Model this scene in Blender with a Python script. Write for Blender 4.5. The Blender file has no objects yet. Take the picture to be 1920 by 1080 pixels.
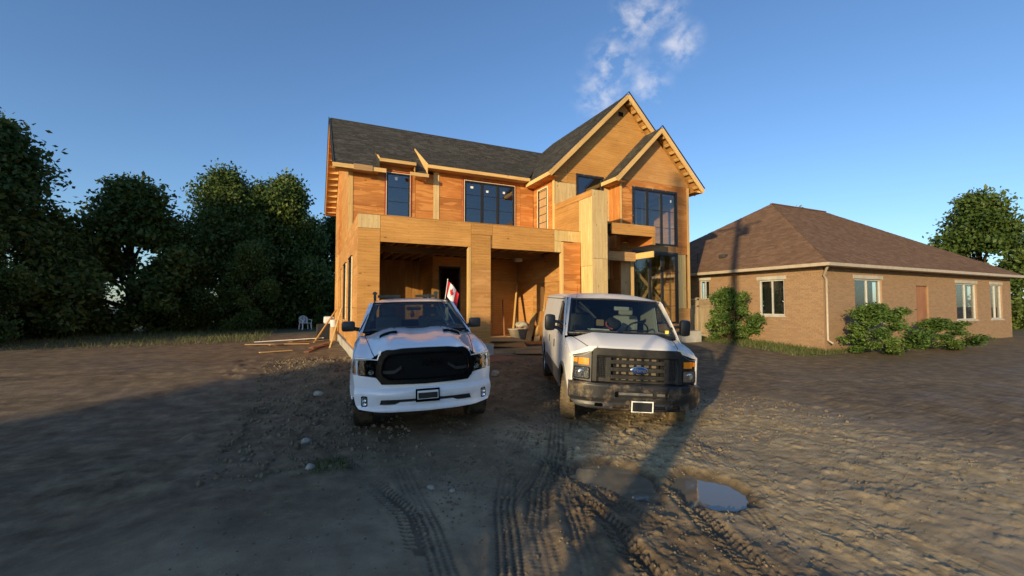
import bpy, bmesh, math, random
import numpy as np
from mathutils import Vector, Matrix
from mathutils.geometry import tessellate_polygon
from mathutils.bvhtree import BVHTree
R = math.radians
random.seed(7)
scene = bpy.context.scene
COL = scene.collection

# ------------------------------------------------------------------ camera
CAM = Vector((-1.18, -12.8, 1.83))
cam_d = bpy.data.cameras.new('camera'); cam = bpy.data.objects.new('camera', cam_d); COL.objects.link(cam)
cam_d.sensor_fit = 'HORIZONTAL'; cam_d.sensor_width = 36.0; cam_d.lens = 36.0 * 811.0 / 1920.0
cam_d.clip_start = 0.05; cam_d.clip_end = 3000
_yaw, _pit = R(25), math.atan(32 / 811.0)
fwd = Vector((math.sin(_yaw) * math.cos(_pit), math.cos(_yaw) * math.cos(_pit), math.sin(_pit)))
cam.location = CAM
cam.rotation_euler = fwd.to_track_quat('-Z', 'Y').to_euler()
scene.camera = cam

# ------------------------------------------------------------------ light
SUN_AZ, SUN_EL = R(55), R(10.5)          # light travels towards +Y turned SUN_AZ towards +X
LD = Vector((math.sin(SUN_AZ) * math.cos(SUN_EL), math.cos(SUN_AZ) * math.cos(SUN_EL), -math.sin(SUN_EL)))
sun_d = bpy.data.lights.new('sun', 'SUN'); sun = bpy.data.objects.new('sun', sun_d); COL.objects.link(sun)
sun_d.energy = 5.0; sun_d.angle = R(0.53); sun_d.color = (1.0, 0.76, 0.42)
sun.rotation_euler = LD.to_track_quat('-Z', 'Y').to_euler()
sun.location = (-30, -30, 20)

world = bpy.data.worlds.new('World'); scene.world = world; world.use_nodes = True
wn = world.node_tree; wn.nodes.clear()
def N(nt, t, **kw):
    n = nt.nodes.new(t)
    for k, v in kw.items(): setattr(n, k, v)
    return n
def lk(nt, a, b): nt.links.new(a, b)
out = N(wn, 'ShaderNodeOutputWorld'); bg = N(wn, 'ShaderNodeBackground')
sky = N(wn, 'ShaderNodeTexSky'); sky.sky_type = 'NISHITA'; sky.sun_disc = False
sky.sun_elevation = R(13)
to_sun = -LD
sky.sun_rotation = math.atan2(to_sun.x, to_sun.y)
sky.air_density = 1.0; sky.dust_density = 0.6; sky.ozone_density = 2.2
bg.inputs['Strength'].default_value = 0.15
tc = N(wn, 'ShaderNodeTexCoord')
# wispy clouds high over the right of the house
mp = N(wn, 'ShaderNodeMapping'); mp.inputs['Scale'].default_value = (1, 1, 1.35)
lk(wn, tc.outputs['Generated'], mp.inputs['Vector'])
n1 = N(wn, 'ShaderNodeTexNoise'); n1.inputs['Scale'].default_value = 26.0; n1.inputs['Detail'].default_value = 9; n1.inputs['Roughness'].default_value = 0.56; n1.inputs['Distortion'].default_value = 0.15
lk(wn, mp.outputs['Vector'], n1.inputs['Vector'])
cr = N(wn, 'ShaderNodeValToRGB'); cr.color_ramp.elements[0].position = 0.42; cr.color_ramp.elements[1].position = 0.70
lk(wn, n1.outputs['Fac'], cr.inputs['Fac'])
def cloud_blob(px, py, r0, r1):
    d = Vector((px - 960, 540 - py, -811)).normalized(); d = cam.rotation_euler.to_matrix() @ d
    vm = N(wn, 'ShaderNodeVectorMath', operation='DISTANCE'); lk(wn, tc.outputs['Generated'], vm.inputs[0]); vm.inputs[1].default_value = d
    mr = N(wn, 'ShaderNodeMapRange', interpolation_type='SMOOTHSTEP'); mr.inputs['From Min'].default_value = r1; mr.inputs['From Max'].default_value = r0
    lk(wn, vm.outputs['Value'], mr.inputs['Value']); return mr.outputs['Result']
msk = None
for b_ in ((1200, 35, .015, .075), (1150, 118, .01, .07), (1275, 82, .01, .055), (1125, 175, .0, .075), (1215, 157, .0, .06), (1255, 20, .0, .045)):
    o_ = cloud_blob(*b_)
    if msk is None: msk = o_
    else:
        m_ = N(wn, 'ShaderNodeMath', operation='MAXIMUM'); lk(wn, msk, m_.inputs[0]); lk(wn, o_, m_.inputs[1]); msk = m_.outputs[0]
mm = N(wn, 'ShaderNodeMath', operation='MULTIPLY'); lk(wn, cr.outputs['Color'], mm.inputs[0]); lk(wn, msk, mm.inputs[1])
m3 = N(wn, 'ShaderNodeMath', operation='MULTIPLY'); lk(wn, mm.outputs[0], m3.inputs[0]); m3.inputs[1].default_value = 0.6
mx = N(wn, 'ShaderNodeMix', data_type='RGBA'); lk(wn, m3.outputs[0], mx.inputs[0])
tint = N(wn, 'ShaderNodeMix', data_type='RGBA', blend_type='MULTIPLY'); tint.inputs[0].default_value = 1.0
lk(wn, sky.outputs['Color'], tint.inputs[6]); tint.inputs[7].default_value = (0.78, 0.95, 1.17, 1)
lk(wn, tint.outputs[2], mx.inputs[6]); mx.inputs[7].default_value = (5.2, 5.1, 5.3, 1)
lk(wn, mx.outputs[2], bg.inputs['Color']); lk(wn, bg.outputs[0], out.inputs['Surface'])

scene.view_settings.view_transform = 'Standard'; scene.view_settings.look = 'None'
scene.view_settings.gamma = 1; scene.view_settings.use_curve_mapping = False
scene.view_settings.exposure = 0.2
scene.render.engine = 'CYCLES'

# ------------------------------------------------------------------ helpers
def tag(o, label=None, cat=None, group=None, kind=None):
    if label: o['label'] = label
    if cat: o['category'] = cat
    if group: o['group'] = group
    if kind: o['kind'] = kind
    return o
def empty(name, loc=(0, 0, 0), M=None, **kw):
    o = bpy.data.objects.new(name, None); COL.objects.link(o); o.empty_display_size = 0.3
    if M is not None: o.matrix_world = M
    else: o.location = loc
    return tag(o, **kw)

class MB:
    """collects faces; build() links them as one mesh object"""
    def __init__(s): s.v = []; s.f = []; s.uv = []; s.mi = []
    def face(s, pts, uv=None, mi=0):
        b = len(s.v); s.v += [tuple(p) for p in pts]; s.f.append(tuple(range(b, b + len(pts))))
        if uv is None:
            p0 = Vector(pts[0]); e = (Vector(pts[1]) - p0); n = e.cross(Vector(pts[2]) - p0)
            if e.length < 1e-9: e = Vector((1, 0, 0))
            e.normalize(); t = n.normalized().cross(e) if n.length > 1e-12 else Vector((0, 0, 1))
            uv = [((Vector(p) - p0).dot(e) + p0.x, (Vector(p) - p0).dot(t) + p0.z) for p in pts]
        s.uv += [tuple(u) for u in uv]; s.mi.append(mi)
    def box(s, x0, x1, y0, y1, z0, z1, mi=0):
        d = (x1 - x0, y1 - y0, z1 - z0); ax = d.index(max(d))
        c = [Vector((x, y, z)) for x in (x0, x1) for y in (y0, y1) for z in (z0, z1)]
        for q in ((0, 1, 3, 2), (4, 6, 7, 5), (0, 4, 5, 1), (2, 3, 7, 6), (0, 2, 6, 4), (1, 5, 7, 3)):
            P = [c[i] for i in q]
            uv = [(p[ax], p[(ax + 1) % 3] + p[(ax + 2) % 3]) for p in P]
            s.face(P, uv, mi)
        return s
    def bar(s, p, q, w, t, up=(0, 0, 1), mi=0, taper=1.0):
        p = Vector(p); q = Vector(q); d = (q - p); L = d.length; d.normalize()
        up = Vector(up); a = d.cross(up)
        if a.length < 1e-4: a = d.cross(Vector((0, 1, 0)))
        a.normalize(); b = a.cross(d).normalized()
        def ring(o, k): return [o + a * (i * w / 2 * k) + b * (j * t / 2 * k) for i, j in ((-1, -1), (1, -1), (1, 1), (-1, 1))]
        A = ring(p, 1); B = ring(q, taper); u0 = random.random() * 9
        for i in range(4):
            j = (i + 1) % 4
            s.face([A[i], A[j], B[j], B[i]], [(u0, i * .2), (u0, i * .2 + .15), (u0 + L, i * .2 + .15), (u0 + L, i * .2)], mi)
        s.face(A[::-1], None, mi); s.face(B, None, mi); return s
    def tube(s, pts, r, n=8, mi=0, cap=True):
        pts = [Vector(p) for p in pts]; rs = r if isinstance(r, (list, tuple)) else [r] * len(pts)
        rings = []; prev = None
        for i, p in enumerate(pts):
            d = (pts[min(i + 1, len(pts) - 1)] - pts[max(i - 1, 0)]).normalized()
            a = d.cross(Vector((0, 0, 1)));
            if a.length < .05: a = d.cross(Vector((0, 1, 0)))
            a.normalize()
            if prev is not None:
                a2 = prev - d * prev.dot(d)
                if a2.length > .1: a = a2.normalized()
            prev = a; b = d.cross(a)
            rings.append([p + (a * math.cos(2 * math.pi * k / n) + b * math.sin(2 * math.pi * k / n)) * rs[i] for k in range(n)])
        L = 0
        for i in range(len(rings) - 1):
            L2 = L + (pts[i + 1] - pts[i]).length
            for k in range(n):
                j = (k + 1) % n
                s.face([rings[i][k], rings[i][j], rings[i + 1][j], rings[i + 1][k]], [(L, k / n), (L, (k + 1) / n), (L2, (k + 1) / n), (L2, k / n)], mi)
            L = L2
        if cap: s.face(rings[0][::-1], None, mi); s.face(rings[-1], None, mi)
        return s
    def lathe(s, prof, n=32, axis='x', c=(0, 0, 0), mi=0, a0=0.0, a1=2 * math.pi):
        """prof: list of (offset along axis, radius)"""
        c = Vector(c)
        def P(a, r, t):
            ct, st = math.cos(t) * r, math.sin(t) * r
            return c + (Vector((a, ct, st)) if axis == 'x' else Vector((ct, a, st)) if axis == 'y' else Vector((ct, st, a)))
        for i in range(len(prof) - 1):
            for k in range(n):
                t0, t1 = a0 + (a1 - a0) * k / n, a0 + (a1 - a0) * (k + 1) / n
                q = [P(*prof[i], t0), P(*prof[i], t1), P(*prof[i + 1], t1), P(*prof[i + 1], t0)]
                if prof[i][1] < 1e-6: q = [q[0], q[2], q[3]]
                elif prof[i + 1][1] < 1e-6: q = q[:3]
                s.face(q, None, mi)
        return s
    def grid(s, fn, us, vs, mi=0, flip=False):
        P = [[Vector(fn(u, v)) for v in vs] for u in us]
        for i in range(len(us) - 1):
            for j in range(len(vs) - 1):
                q = [P[i][j], P[i + 1][j], P[i + 1][j + 1], P[i][j + 1]]
                if flip: q = q[::-1]
                s.face(q, [(us[i], vs[j]), (us[i + 1], vs[j]), (us[i + 1], vs[j + 1]), (us[i], vs[j + 1])], mi)
        return s
    def ell(s, c, r, n=12, m=8, mi=0):
        c = Vector(c)
        return s.grid(lambda u, v: c + Vector((r[0] * math.cos(u) * math.cos(v), r[1] * math.sin(u) * math.cos(v), r[2] * math.sin(v))),
                      [2 * math.pi * i / n for i in range(n + 1)], [math.pi * (j / m - .5) for j in range(m + 1)], mi)
    def build(s, name, mat, parent=None, smooth=None, merge=True, bevel=0, M=None, **kw):
        me = bpy.data.meshes.new(name); me.from_pydata(s.v, [], s.f)
        uvl = me.uv_layers.new(name='UVMap'); uvl.data.foreach_set('uv', np.array(s.uv, dtype=np.float32).ravel())
        mats = mat if isinstance(mat, (list, tuple)) else [mat]
        for m in mats: me.materials.append(m)
        me.polygons.foreach_set('material_index', s.mi)
        if merge or smooth or bevel:
            bm = bmesh.new(); bm.from_mesh(me); bmesh.ops.remove_doubles(bm, verts=bm.verts, dist=2e-5)
            if bevel:
                ed = [e for e in bm.edges if len(e.link_faces) == 2 and e.calc_face_angle(0) > .5]
                bmesh.ops.bevel(bm, geom=ed, offset=bevel, segments=2, affect='EDGES', profile=.6)
            if smooth is not None:
                for f in bm.faces: f.smooth = True
                for e in bm.edges:
                    if len(e.link_faces) == 2 and e.calc_face_angle(0) > R(smooth): e.smooth = False
            bm.to_mesh(me); bm.free()
        o = bpy.data.objects.new(name, me); COL.objects.link(o)
        if parent is not None: o.parent = parent
        if M is not None: o.matrix_local = M
        return tag(o, **kw)

# ------------------------------------------------------------------ materials
MATS = {}
def base_mat(name):
    m = bpy.data.materials.new(name); m.use_nodes = True
    nt = m.node_tree; b = nt.nodes['Principled BSDF']; MATS[name] = m
    return m, nt, b
def ramp(nt, src, stops):
    c = N(nt, 'ShaderNodeValToRGB'); e = c.color_ramp.elements
    while len(e) < len(stops): e.new(.5)
    for i, (p, col) in enumerate(stops): e[i].position = p; e[i].color = (*col, 1) if len(col) == 3 else col
    lk(nt, src, c.inputs['Fac']); return c.outputs['Color']
def noise(nt, vec, scale, detail=4, rough=.55, dist=0, out_='Fac'):
    n = N(nt, 'ShaderNodeTexNoise'); n.inputs['Scale'].default_value = scale; n.inputs['Detail'].default_value = detail
    n.inputs['Roughness'].default_value = rough; n.inputs['Distortion'].default_value = dist
    if vec is not None: lk(nt, vec, n.inputs['Vector'])
    return n.outputs[out_]
def mapping(nt, vec, scale=(1, 1, 1), loc=(0, 0, 0)):
    m = N(nt, 'ShaderNodeMapping'); m.inputs['Scale'].default_value = scale; m.inputs['Location'].default_value = loc
    lk(nt, vec, m.inputs['Vector']); return m.outputs['Vector']
def mixc(nt, f, a, b, mode='MIX'):
    m = N(nt, 'ShaderNodeMix', data_type='RGBA', blend_type=mode)
    for s_, v in ((0, f), (6, a), (7, b)):
        if isinstance(v, (int, float)): m.inputs[s_].default_value = v
        elif isinstance(v, tuple): m.inputs[s_].default_value = (*v, 1) if len(v) == 3 else v
        else: lk(nt, v, m.inputs[s_])
    return m.outputs[2]
def math_(nt, op, a, b=None, clamp=False):
    m = N(nt, 'ShaderNodeMath', operation=op); m.use_clamp = clamp
    for i, v in enumerate((a, b)):
        if v is None: continue
        if isinstance(v, (int, float)): m.inputs[i].default_value = v
        else: lk(nt, v, m.inputs[i])
    return m.outputs[0]
def bump(nt, b, h, strength=.3, dist=.01):
    n = N(nt, 'ShaderNodeBump'); n.inputs['Strength'].default_value = strength; n.inputs['Distance'].default_value = dist
    lk(nt, h, n.inputs['Height']); lk(nt, n.outputs[0], b.inputs['Normal'])

def wood(name, dark, mid, light, gs=26.0, knots=0.5, patchy=.5, nails=True, var=.16, rough=.78):
    m, nt, b = base_mat(name)
    uv = N(nt, 'ShaderNodeTexCoord').outputs['UV']
    oi = N(nt, 'ShaderNodeObjectInfo').outputs['Random']
    off = N(nt, 'ShaderNodeVectorMath', operation='SCALE'); off.inputs[0].default_value = (37.3, 61.7, 11); lk(nt, oi, off.inputs['Scale'])
    ad = N(nt, 'ShaderNodeVectorMath', operation='ADD'); lk(nt, uv, ad.inputs[0]); lk(nt, off.outputs[0], ad.inputs[1]); V = ad.outputs[0]
    warp = noise(nt, mapping(nt, V, (.5, 1.2, 1)), 1.6, 3, .5)
    g1 = noise(nt, mapping(nt, V, (1.1, gs, 1)), 1.0, 6, .62, 1.6)
    w2 = N(nt, 'ShaderNodeTexWave', wave_type='BANDS', bands_direction='Y'); w2.inputs['Scale'].default_value = gs * .12; w2.inputs['Distortion'].default_value = 7; w2.inputs['Detail'].default_value = 3; w2.inputs['Detail Scale'].default_value = .7
    lk(nt, mapping(nt, V, (.35, 1, 1)), w2.inputs['Vector'])
    g = mixc(nt, .12, g1, w2.outputs['Fac'])
    g = mixc(nt, patchy * .55, g, warp)
    c = ramp(nt, g, [(.27, dark), (.5, mid), (.73, light)])
    # per-sheet tone
    bright = math_(nt, 'ADD', math_(nt, 'MULTIPLY', oi, var * 2), 1 - var)
    c = mixc(nt, 1.0, c, bright, 'MULTIPLY')
    big = noise(nt, mapping(nt, V, (.6, 1.6, 1)), 1.1, 4, .6)
    c = mixc(nt, ramp(nt, big, [(.38, (.32,) * 3), (.62, (0,) * 3)]), c, tuple(x * .72 for x in dark))
    stk = noise(nt, mapping(nt, V, (.9, 5.5, 1), (3, 8, 0)), 1.0, 2, .4, .6)
    c = mixc(nt, ramp(nt, stk, [(.56, (0,) * 3), (.60, (.5 * patchy,) * 3)]), c, tuple(min(1, x * 1.12) for x in light))
    if knots > 0:
        vo = N(nt, 'ShaderNodeTexVoronoi'); vo.inputs['Scale'].default_value = 1.0; lk(nt, mapping(nt, V, (2.1, 5.2, 1)), vo.inputs['Vector'])
        sel = ramp(nt, vo.outputs['Color'], [(.42, (1, 1, 1)), (.43, (0, 0, 0))]) if knots < .9 else None
        k = ramp(nt, vo.outputs['Distance'], [(.06, (1, 1, 1)), (.13, (0, 0, 0))])
        if sel is not None: k = mixc(nt, 1.0, k, sel, 'MULTIPLY')
        c = mixc(nt, math_(nt, 'MULTIPLY', k, .75), c, tuple(x * .3 for x in dark))
        vo2 = N(nt, 'ShaderNodeTexVoronoi'); vo2.inputs['Scale'].default_value = 1.0; lk(nt, mapping(nt, V, (1.6, 2.6, 1), (5, 9, 0)), vo2.inputs['Vector'])
        k2 = ramp(nt, vo2.outputs['Distance'], [(.05, (1, 1, 1)), (.075, (0, 0, 0))])
        c = mixc(nt, math_(nt, 'MULTIPLY', k2, .6), c, light)
    if nails:
        sep = N(nt, 'ShaderNodeSeparateXYZ'); lk(nt, uv, sep.inputs[0])
        fu = math_(nt, 'ABSOLUTE', math_(nt, 'SUBTRACT', math_(nt, 'FRACT', math_(nt, 'DIVIDE', sep.outputs[0], .406)), .5))
        fv = math_(nt, 'ABSOLUTE', math_(nt, 'SUBTRACT', math_(nt, 'FRACT', math_(nt, 'DIVIDE', sep.outputs[1], .203)), .5))
        d = math_(nt, 'MAXIMUM', math_(nt, 'MULTIPLY', fu, .406), math_(nt, 'MULTIPLY', fv, .203))
        dot = math_(nt, 'LESS_THAN', d, .010)
        c = mixc(nt, math_(nt, 'MULTIPLY', dot, .6), c, (.05, .03, .02))
    lk(nt, c, b.inputs['Base Color']); b.inputs['Roughness'].default_value = rough; b.inputs['Specular IOR Level'].default_value = .3
    bump(nt, b, g1, .25, .004)
    return m
W_ORANGE = wood('orange_spruce_plywood', (.34, .115, .028), (.48, .182, .043), (.64, .30, .09), gs=20, knots=.5, patchy=.9)
W_TAN = wood('tan_plywood', (.355, .158, .040), (.50, .25, .066), (.61, .345, .115), gs=30, knots=.5, patchy=.22)
W_GOLD = wood('golden_plywood', (.38, .175, .05), (.50, .25, .08), (.58, .33, .13), gs=24, knots=.4, patchy=.6)
W_YEL = wood('yellow_pine_plywood', (.52, .33, .11), (.68, .49, .20), (.80, .64, .32), gs=20, knots=1, patchy=.3, var=.08)
W_PALE = wood('pale_plywood', (.46, .31, .13), (.60, .43, .20), (.70, .54, .29), gs=18, knots=1, patchy=.3, var=.06)
W_LUM = wood('fresh_lumber', (.52, .31, .10), (.66, .42, .16), (.76, .54, .25), gs=34, knots=.5, patchy=.2, nails=False)
W_LUM2 = wood('old_lumber', (.30, .17, .07), (.42, .26, .12), (.52, .36, .19), gs=30, knots=.5, patchy=.5, nails=False)
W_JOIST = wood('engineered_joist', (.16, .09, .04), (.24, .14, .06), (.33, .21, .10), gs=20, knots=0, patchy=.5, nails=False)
W_RED = wood('weathered_red_board', (.20, .085, .045), (.28, .13, .07), (.36, .19, .11), gs=30, knots=0, patchy=.6, nails=False)

def plain(name, col, rough=.6, metal=0, spec=.5, coat=0, noise_amt=.12, nscale=6, bumpy=0, ior=None, dirt=None):
    m, nt, b = base_mat(name)
    co = N(nt, 'ShaderNodeTexCoord').outputs['Object']
    n = noise(nt, co, nscale, 5, .6)
    c = ramp(nt, n, [(.3, tuple(x * (1 - noise_amt) for x in col)), (.7, tuple(min(1, x * (1 + noise_amt)) for x in col))])
    if dirt:
        n2 = noise(nt, co, dirt[1], 6, .7); c = mixc(nt, ramp(nt, n2, [(dirt[2], (0, 0, 0)), (dirt[3], (dirt[4],) * 3)]), c, dirt[0])
    lk(nt, c, b.inputs['Base Color'])
    r = ramp(nt, noise(nt, co, nscale * 2.3, 4), [(.3, (max(0, rough - .06),) * 3), (.7, (min(1, rough + .08),) * 3)]); lk(nt, r, b.inputs['Roughness'])
    b.inputs['Metallic'].default_value = metal; b.inputs['Specular IOR Level'].default_value = spec
    b.inputs['Coat Weight'].default_value = coat; b.inputs['Coat Roughness'].default_value = .04
    if bumpy: bump(nt, b, noise(nt, co, nscale * 8, 4), bumpy, .01)
    return m
def paint(name, col, rough, coat, dirtamt, dirtcol=(.22, .17, .11), zlo=.35, zhi=1.0):
    """car paint; road dirt thickens towards the sills"""
    m, nt, b = base_mat(name)
    co = N(nt, 'ShaderNodeTexCoord').outputs['Object']
    sep = N(nt, 'ShaderNodeSeparateXYZ'); lk(nt, co, sep.inputs[0])
    mr = N(nt, 'ShaderNodeMapRange'); mr.inputs['From Min'].default_value = zhi; mr.inputs['From Max'].default_value = zlo; lk(nt, sep.outputs[2], mr.inputs['Value'])
    n = noise(nt, mapping(nt, co, (1, 1, .5)), 5, 7, .7)
    f = math_(nt, 'MULTIPLY', math_(nt, 'ADD', math_(nt, 'MULTIPLY', mr.outputs[0], dirtamt * 1.4), dirtamt * .18), ramp(nt, n, [(.3, (.15,) * 3), (.75, (1,) * 3)]), True)
    c = mixc(nt, f, col, dirtcol)
    lk(nt, c, b.inputs['Base Color'])
    lk(nt, math_(nt, 'ADD', math_(nt, 'MULTIPLY', f, .6), rough, True), b.inputs['Roughness'])
    b.inputs['Coat Weight'].default_value = coat; b.inputs['Coat Roughness'].default_value = .03
    return m
P_TRUCK = paint('white_truck_paint', (.80, .81, .83), .22, .9, .18)
P_VAN = paint('white_van_paint', (.74, .72, .67), .42, .3, .45)
GREYCLAD = paint('grey_lower_van_paint', (.10, .10, .10), .45, .1, .6)
BLK_GLOSS = plain('black_gloss_plastic', (.003, .003, .0035), .25, spec=.10)
BLK_GRILLE = plain('black_grille_plastic', (.006, .006, .007), .55, spec=.15)
BLK_SATIN = plain('black_satin_plastic', (.018, .018, .02), .38, noise_amt=.2)
BLK_BUMPER = plain('scuffed_black_bumper', (.020, .020, .022), .36, spec=.35, noise_amt=.3, nscale=3, dirt=((.30, .22, .13), 4.5, .52, .75, .75))
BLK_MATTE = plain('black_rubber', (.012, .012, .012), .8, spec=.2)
GREY_PL = plain('dark_grey_plastic', (.024, .023, .022), .5, spec=.25, noise_amt=.2, dirt=((.14, .11, .07), 9, .5, .8, .3))
DARK = plain('dark_interior_trim', (.02, .02, .022), .85, spec=.2)
GREYFAB = plain('grey_seat_fabric', (.16, .155, .15), .9, spec=.2, nscale=20)
LIGHTGREY = plain('light_grey_interior', (.42, .42, .40), .8)
CHROME = plain('bright_metal', (.72, .72, .72), .18, metal=1, noise_amt=.08)
STEEL = plain('dull_steel', (.38, .37, .35), .4, metal=.9, noise_amt=.2)
TYRE = plain('muddy_tyre_rubber', (.025, .024, .022), .85, spec=.2, dirt=((.13, .095, .055), 7, .42, .62, .8), bumpy=.4)
TYRE_MUD = plain('mud_caked_tyre', (.16, .12, .07), .92, spec=.1, noise_amt=.35, nscale=14, bumpy=.6)
AMBER = plain('amber_lens', (.85, .26, .01), .2, coat=.6)
LAMP = plain('clear_lamp_reflector', (.62, .62, .60), .12, metal=.85, noise_amt=.3, nscale=18)
LAMPDK = plain('smoked_lamp_bowl', (.07, .07, .075), .2, metal=.7, noise_amt=.5, nscale=12)
WHITE = plain('white_plate', (.75, .75, .72), .4)
PAPER = plain('white_paper', (.8, .8, .78), .7)
YELLOW = plain('yellow_sticker', (.75, .6, .08), .6)
REDTAPE = plain('red_sheathing_tape', (.30, .022, .015), .55, noise_amt=.25)
WHITETAPE = plain('spray_foam', (.72, .66, .42), .8, noise_amt=.2, nscale=30, bumpy=.5)
MEMBRANE = plain('black_flashing_membrane', (.022, .022, .024), .45, noise_amt=.3, nscale=20, dirt=((.5, .5, .5), 16, .60, .64, .7))
FRAME = plain('black_window_frame', (.014, .014, .016), .4)
BLUEEM = plain('blue_oval_enamel', (.01, .035, .14), .2, coat=.6)
CONC = plain('poured_concrete', (.40, .38, .33), .9, spec=.2, noise_amt=.2, nscale=3, bumpy=.3)
CONC_D = plain('dirty_slab_concrete', (.24, .20, .15), .92, spec=.15, noise_amt=.3, nscale=2.5, bumpy=.3)
RED = plain('red_cloth', (.55, .015, .02), .8, noise_amt=.1)
WCLOTH = plain('white_cloth', (.78, .76, .74), .8, noise_amt=.05)
PLASTW = plain('white_garden_plastic', (.62, .62, .62), .5)
GALV = plain('galvanised_metal', (.42, .43, .44), .45, metal=.8, noise_amt=.2)
FENCE_W = wood('weathered_fence_board', (.30, .22, .13), (.42, .33, .21), (.52, .43, .30), gs=24, knots=.4, patchy=.5, nails=False, rough=.85)
STONE = plain('pale_limestone', (.36, .32, .26), .9, spec=.2, noise_amt=.25, nscale=9, bumpy=.5)
BARK = plain('bark', (.055, .04, .028), .95, spec=.1, noise_amt=.4, nscale=14, bumpy=.8)
ROOFVENT = plain('dark_vent_plastic', (.04, .04, .04), .6)

def glass(name, tint_, refl, rough=0.0):
    m = bpy.data.materials.new(name); m.use_nodes = True; nt = m.node_tree; nt.nodes.clear()
    o = N(nt, 'ShaderNodeOutputMaterial'); tr = N(nt, 'ShaderNodeBsdfTransparent'); gl = N(nt, 'ShaderNodeBsdfGlossy'); mxs = N(nt, 'ShaderNodeMixShader')
    tr.inputs['Color'].default_value = (*tint_, 1); gl.inputs['Roughness'].default_value = rough; gl.inputs['Color'].default_value = (.95, .97, 1, 1)
    lw = N(nt, 'ShaderNodeFresnel'); ge = N(nt, 'ShaderNodeNewGeometry'); lk(nt, math_(nt, 'SUBTRACT', 1.5, math_(nt, 'MULTIPLY', ge.outputs['Backfacing'], .8333)), lw.inputs['IOR'])
    co = N(nt, 'ShaderNodeTexCoord').outputs['Object']
    bp = N(nt, 'ShaderNodeBump'); bp.inputs['Strength'].default_value = .03; bp.inputs['Distance'].default_value = .02; lk(nt, noise(nt, co, 1.3, 2), bp.inputs['Height']); lk(nt, bp.outputs[0], gl.inputs['Normal'])
    f = math_(nt, 'ADD', math_(nt, 'MULTIPLY', lw.outputs[0], .9), refl, True)
    lk(nt, f, mxs.inputs[0]); lk(nt, tr.outputs[0], mxs.inputs[1]); lk(nt, gl.outputs[0], mxs.inputs[2]); lk(nt, mxs.outputs[0], o.inputs['Surface'])
    return m
G_WIN = glass('window_glass', (.88, .90, .88), .065)
G_WS = glass('windshield_glass', (.46, .53, .52), .03)
G_LENS = glass('lens_glass', (.85, .85, .85), .06)

def shingle_mat(name, cols):
    m, nt, b = base_mat(name)
    at = N(nt, 'ShaderNodeAttribute'); at.attribute_name = 'rnd'
    co = N(nt, 'ShaderNodeTexCoord').outputs['Object']
    c = ramp(nt, at.outputs['Fac'], [(0, cols[0]), (.5, cols[1]), (1, cols[2])])
    n = noise(nt, co, 60, 3); c = mixc(nt, .35, c, ramp(nt, n, [(.3, tuple(x * .5 for x in cols[0])), (.7, tuple(x * 1.7 for x in cols[2]))]))
    lk(nt, c, b.inputs['Base Color']); b.inputs['Roughness'].default_value = .9; b.inputs['Specular IOR Level'].default_value = .15
    bump(nt, b, n, .5, .004)
    return m
SH_DARK = shingle_mat('charcoal_shingle', ((.022, .022, .021), (.050, .049, .044), (.105, .100, .088)))
SH_BROWN = shingle_mat('brown_shingle', ((.11, .062, .038), (.16, .095, .058), (.22, .14, .09)))

def brick_mat():
    m, nt, b = base_mat('tan_brick')
    uv = N(nt, 'ShaderNodeTexCoord').outputs['UV']
    br = N(nt, 'ShaderNodeTexBrick'); br.inputs['Scale'].default_value = 1.0; br.inputs['Brick Width'].default_value = .225; br.inputs['Row Height'].default_value = .0755; br.inputs['Mortar Size'].default_value = .006; br.inputs['Mortar Smooth'].default_value = .2
    br.inputs['Color1'].default_value = (.33, .195, .10, 1); br.inputs['Color2'].default_value = (.23, .13, .068, 1); br.inputs['Mortar'].default_value = (.30, .25, .19, 1); br.inputs['Bias'].default_value = -.2
    lk(nt, uv, br.inputs['Vector'])
    n = noise(nt, uv, 30, 5); c = mixc(nt, .3, br.outputs['Color'], ramp(nt, n, [(.3, (.1, .065, .035)), (.7, (.42, .28, .16))]))
    lk(nt, c, b.inputs['Base Color']); b.inputs['Roughness'].default_value = .9
    bump(nt, b, math_(nt, 'SUBTRACT', n, math_(nt, 'MULTIPLY', br.outputs['Fac'], 2)), .7, .01)
    return m
BRICK = brick_mat()

def leaf_mat(name, a, b_, c_, trans=.25):
    m, nt, b = base_mat(name)
    at = N(nt, 'ShaderNodeAttribute'); at.attribute_name = 'rnd'
    c = ramp(nt, at.outputs['Fac'], [(0, a), (.55, b_), (1, c_)])
    lk(nt, c, b.inputs['Base Color']); b.inputs['Roughness'].default_value = .55; b.inputs['Specular IOR Level'].default_value = .3
    tr = N(nt, 'ShaderNodeBsdfTranslucent'); lk(nt, c, tr.inputs['Color'])
    ms = N(nt, 'ShaderNodeMixShader'); ms.inputs[0].default_value = trans
    o = nt.nodes['Material Output']; lk(nt, b.outputs[0], ms.inputs[1]); lk(nt, tr.outputs[0], ms.inputs[2]); lk(nt, ms.outputs[0], o.inputs['Surface'])
    return m
LEAF = leaf_mat('tree_leaves', (.035, .070, .014), (.07, .115, .024), (.14, .18, .04))
LEAF_B = leaf_mat('bush_leaves', (.05, .10, .02), (.085, .15, .03), (.14, .20, .05))
GRASSM = leaf_mat('grass_blades', (.05, .09, .02), (.09, .12, .03), (.18, .16, .07))

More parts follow.
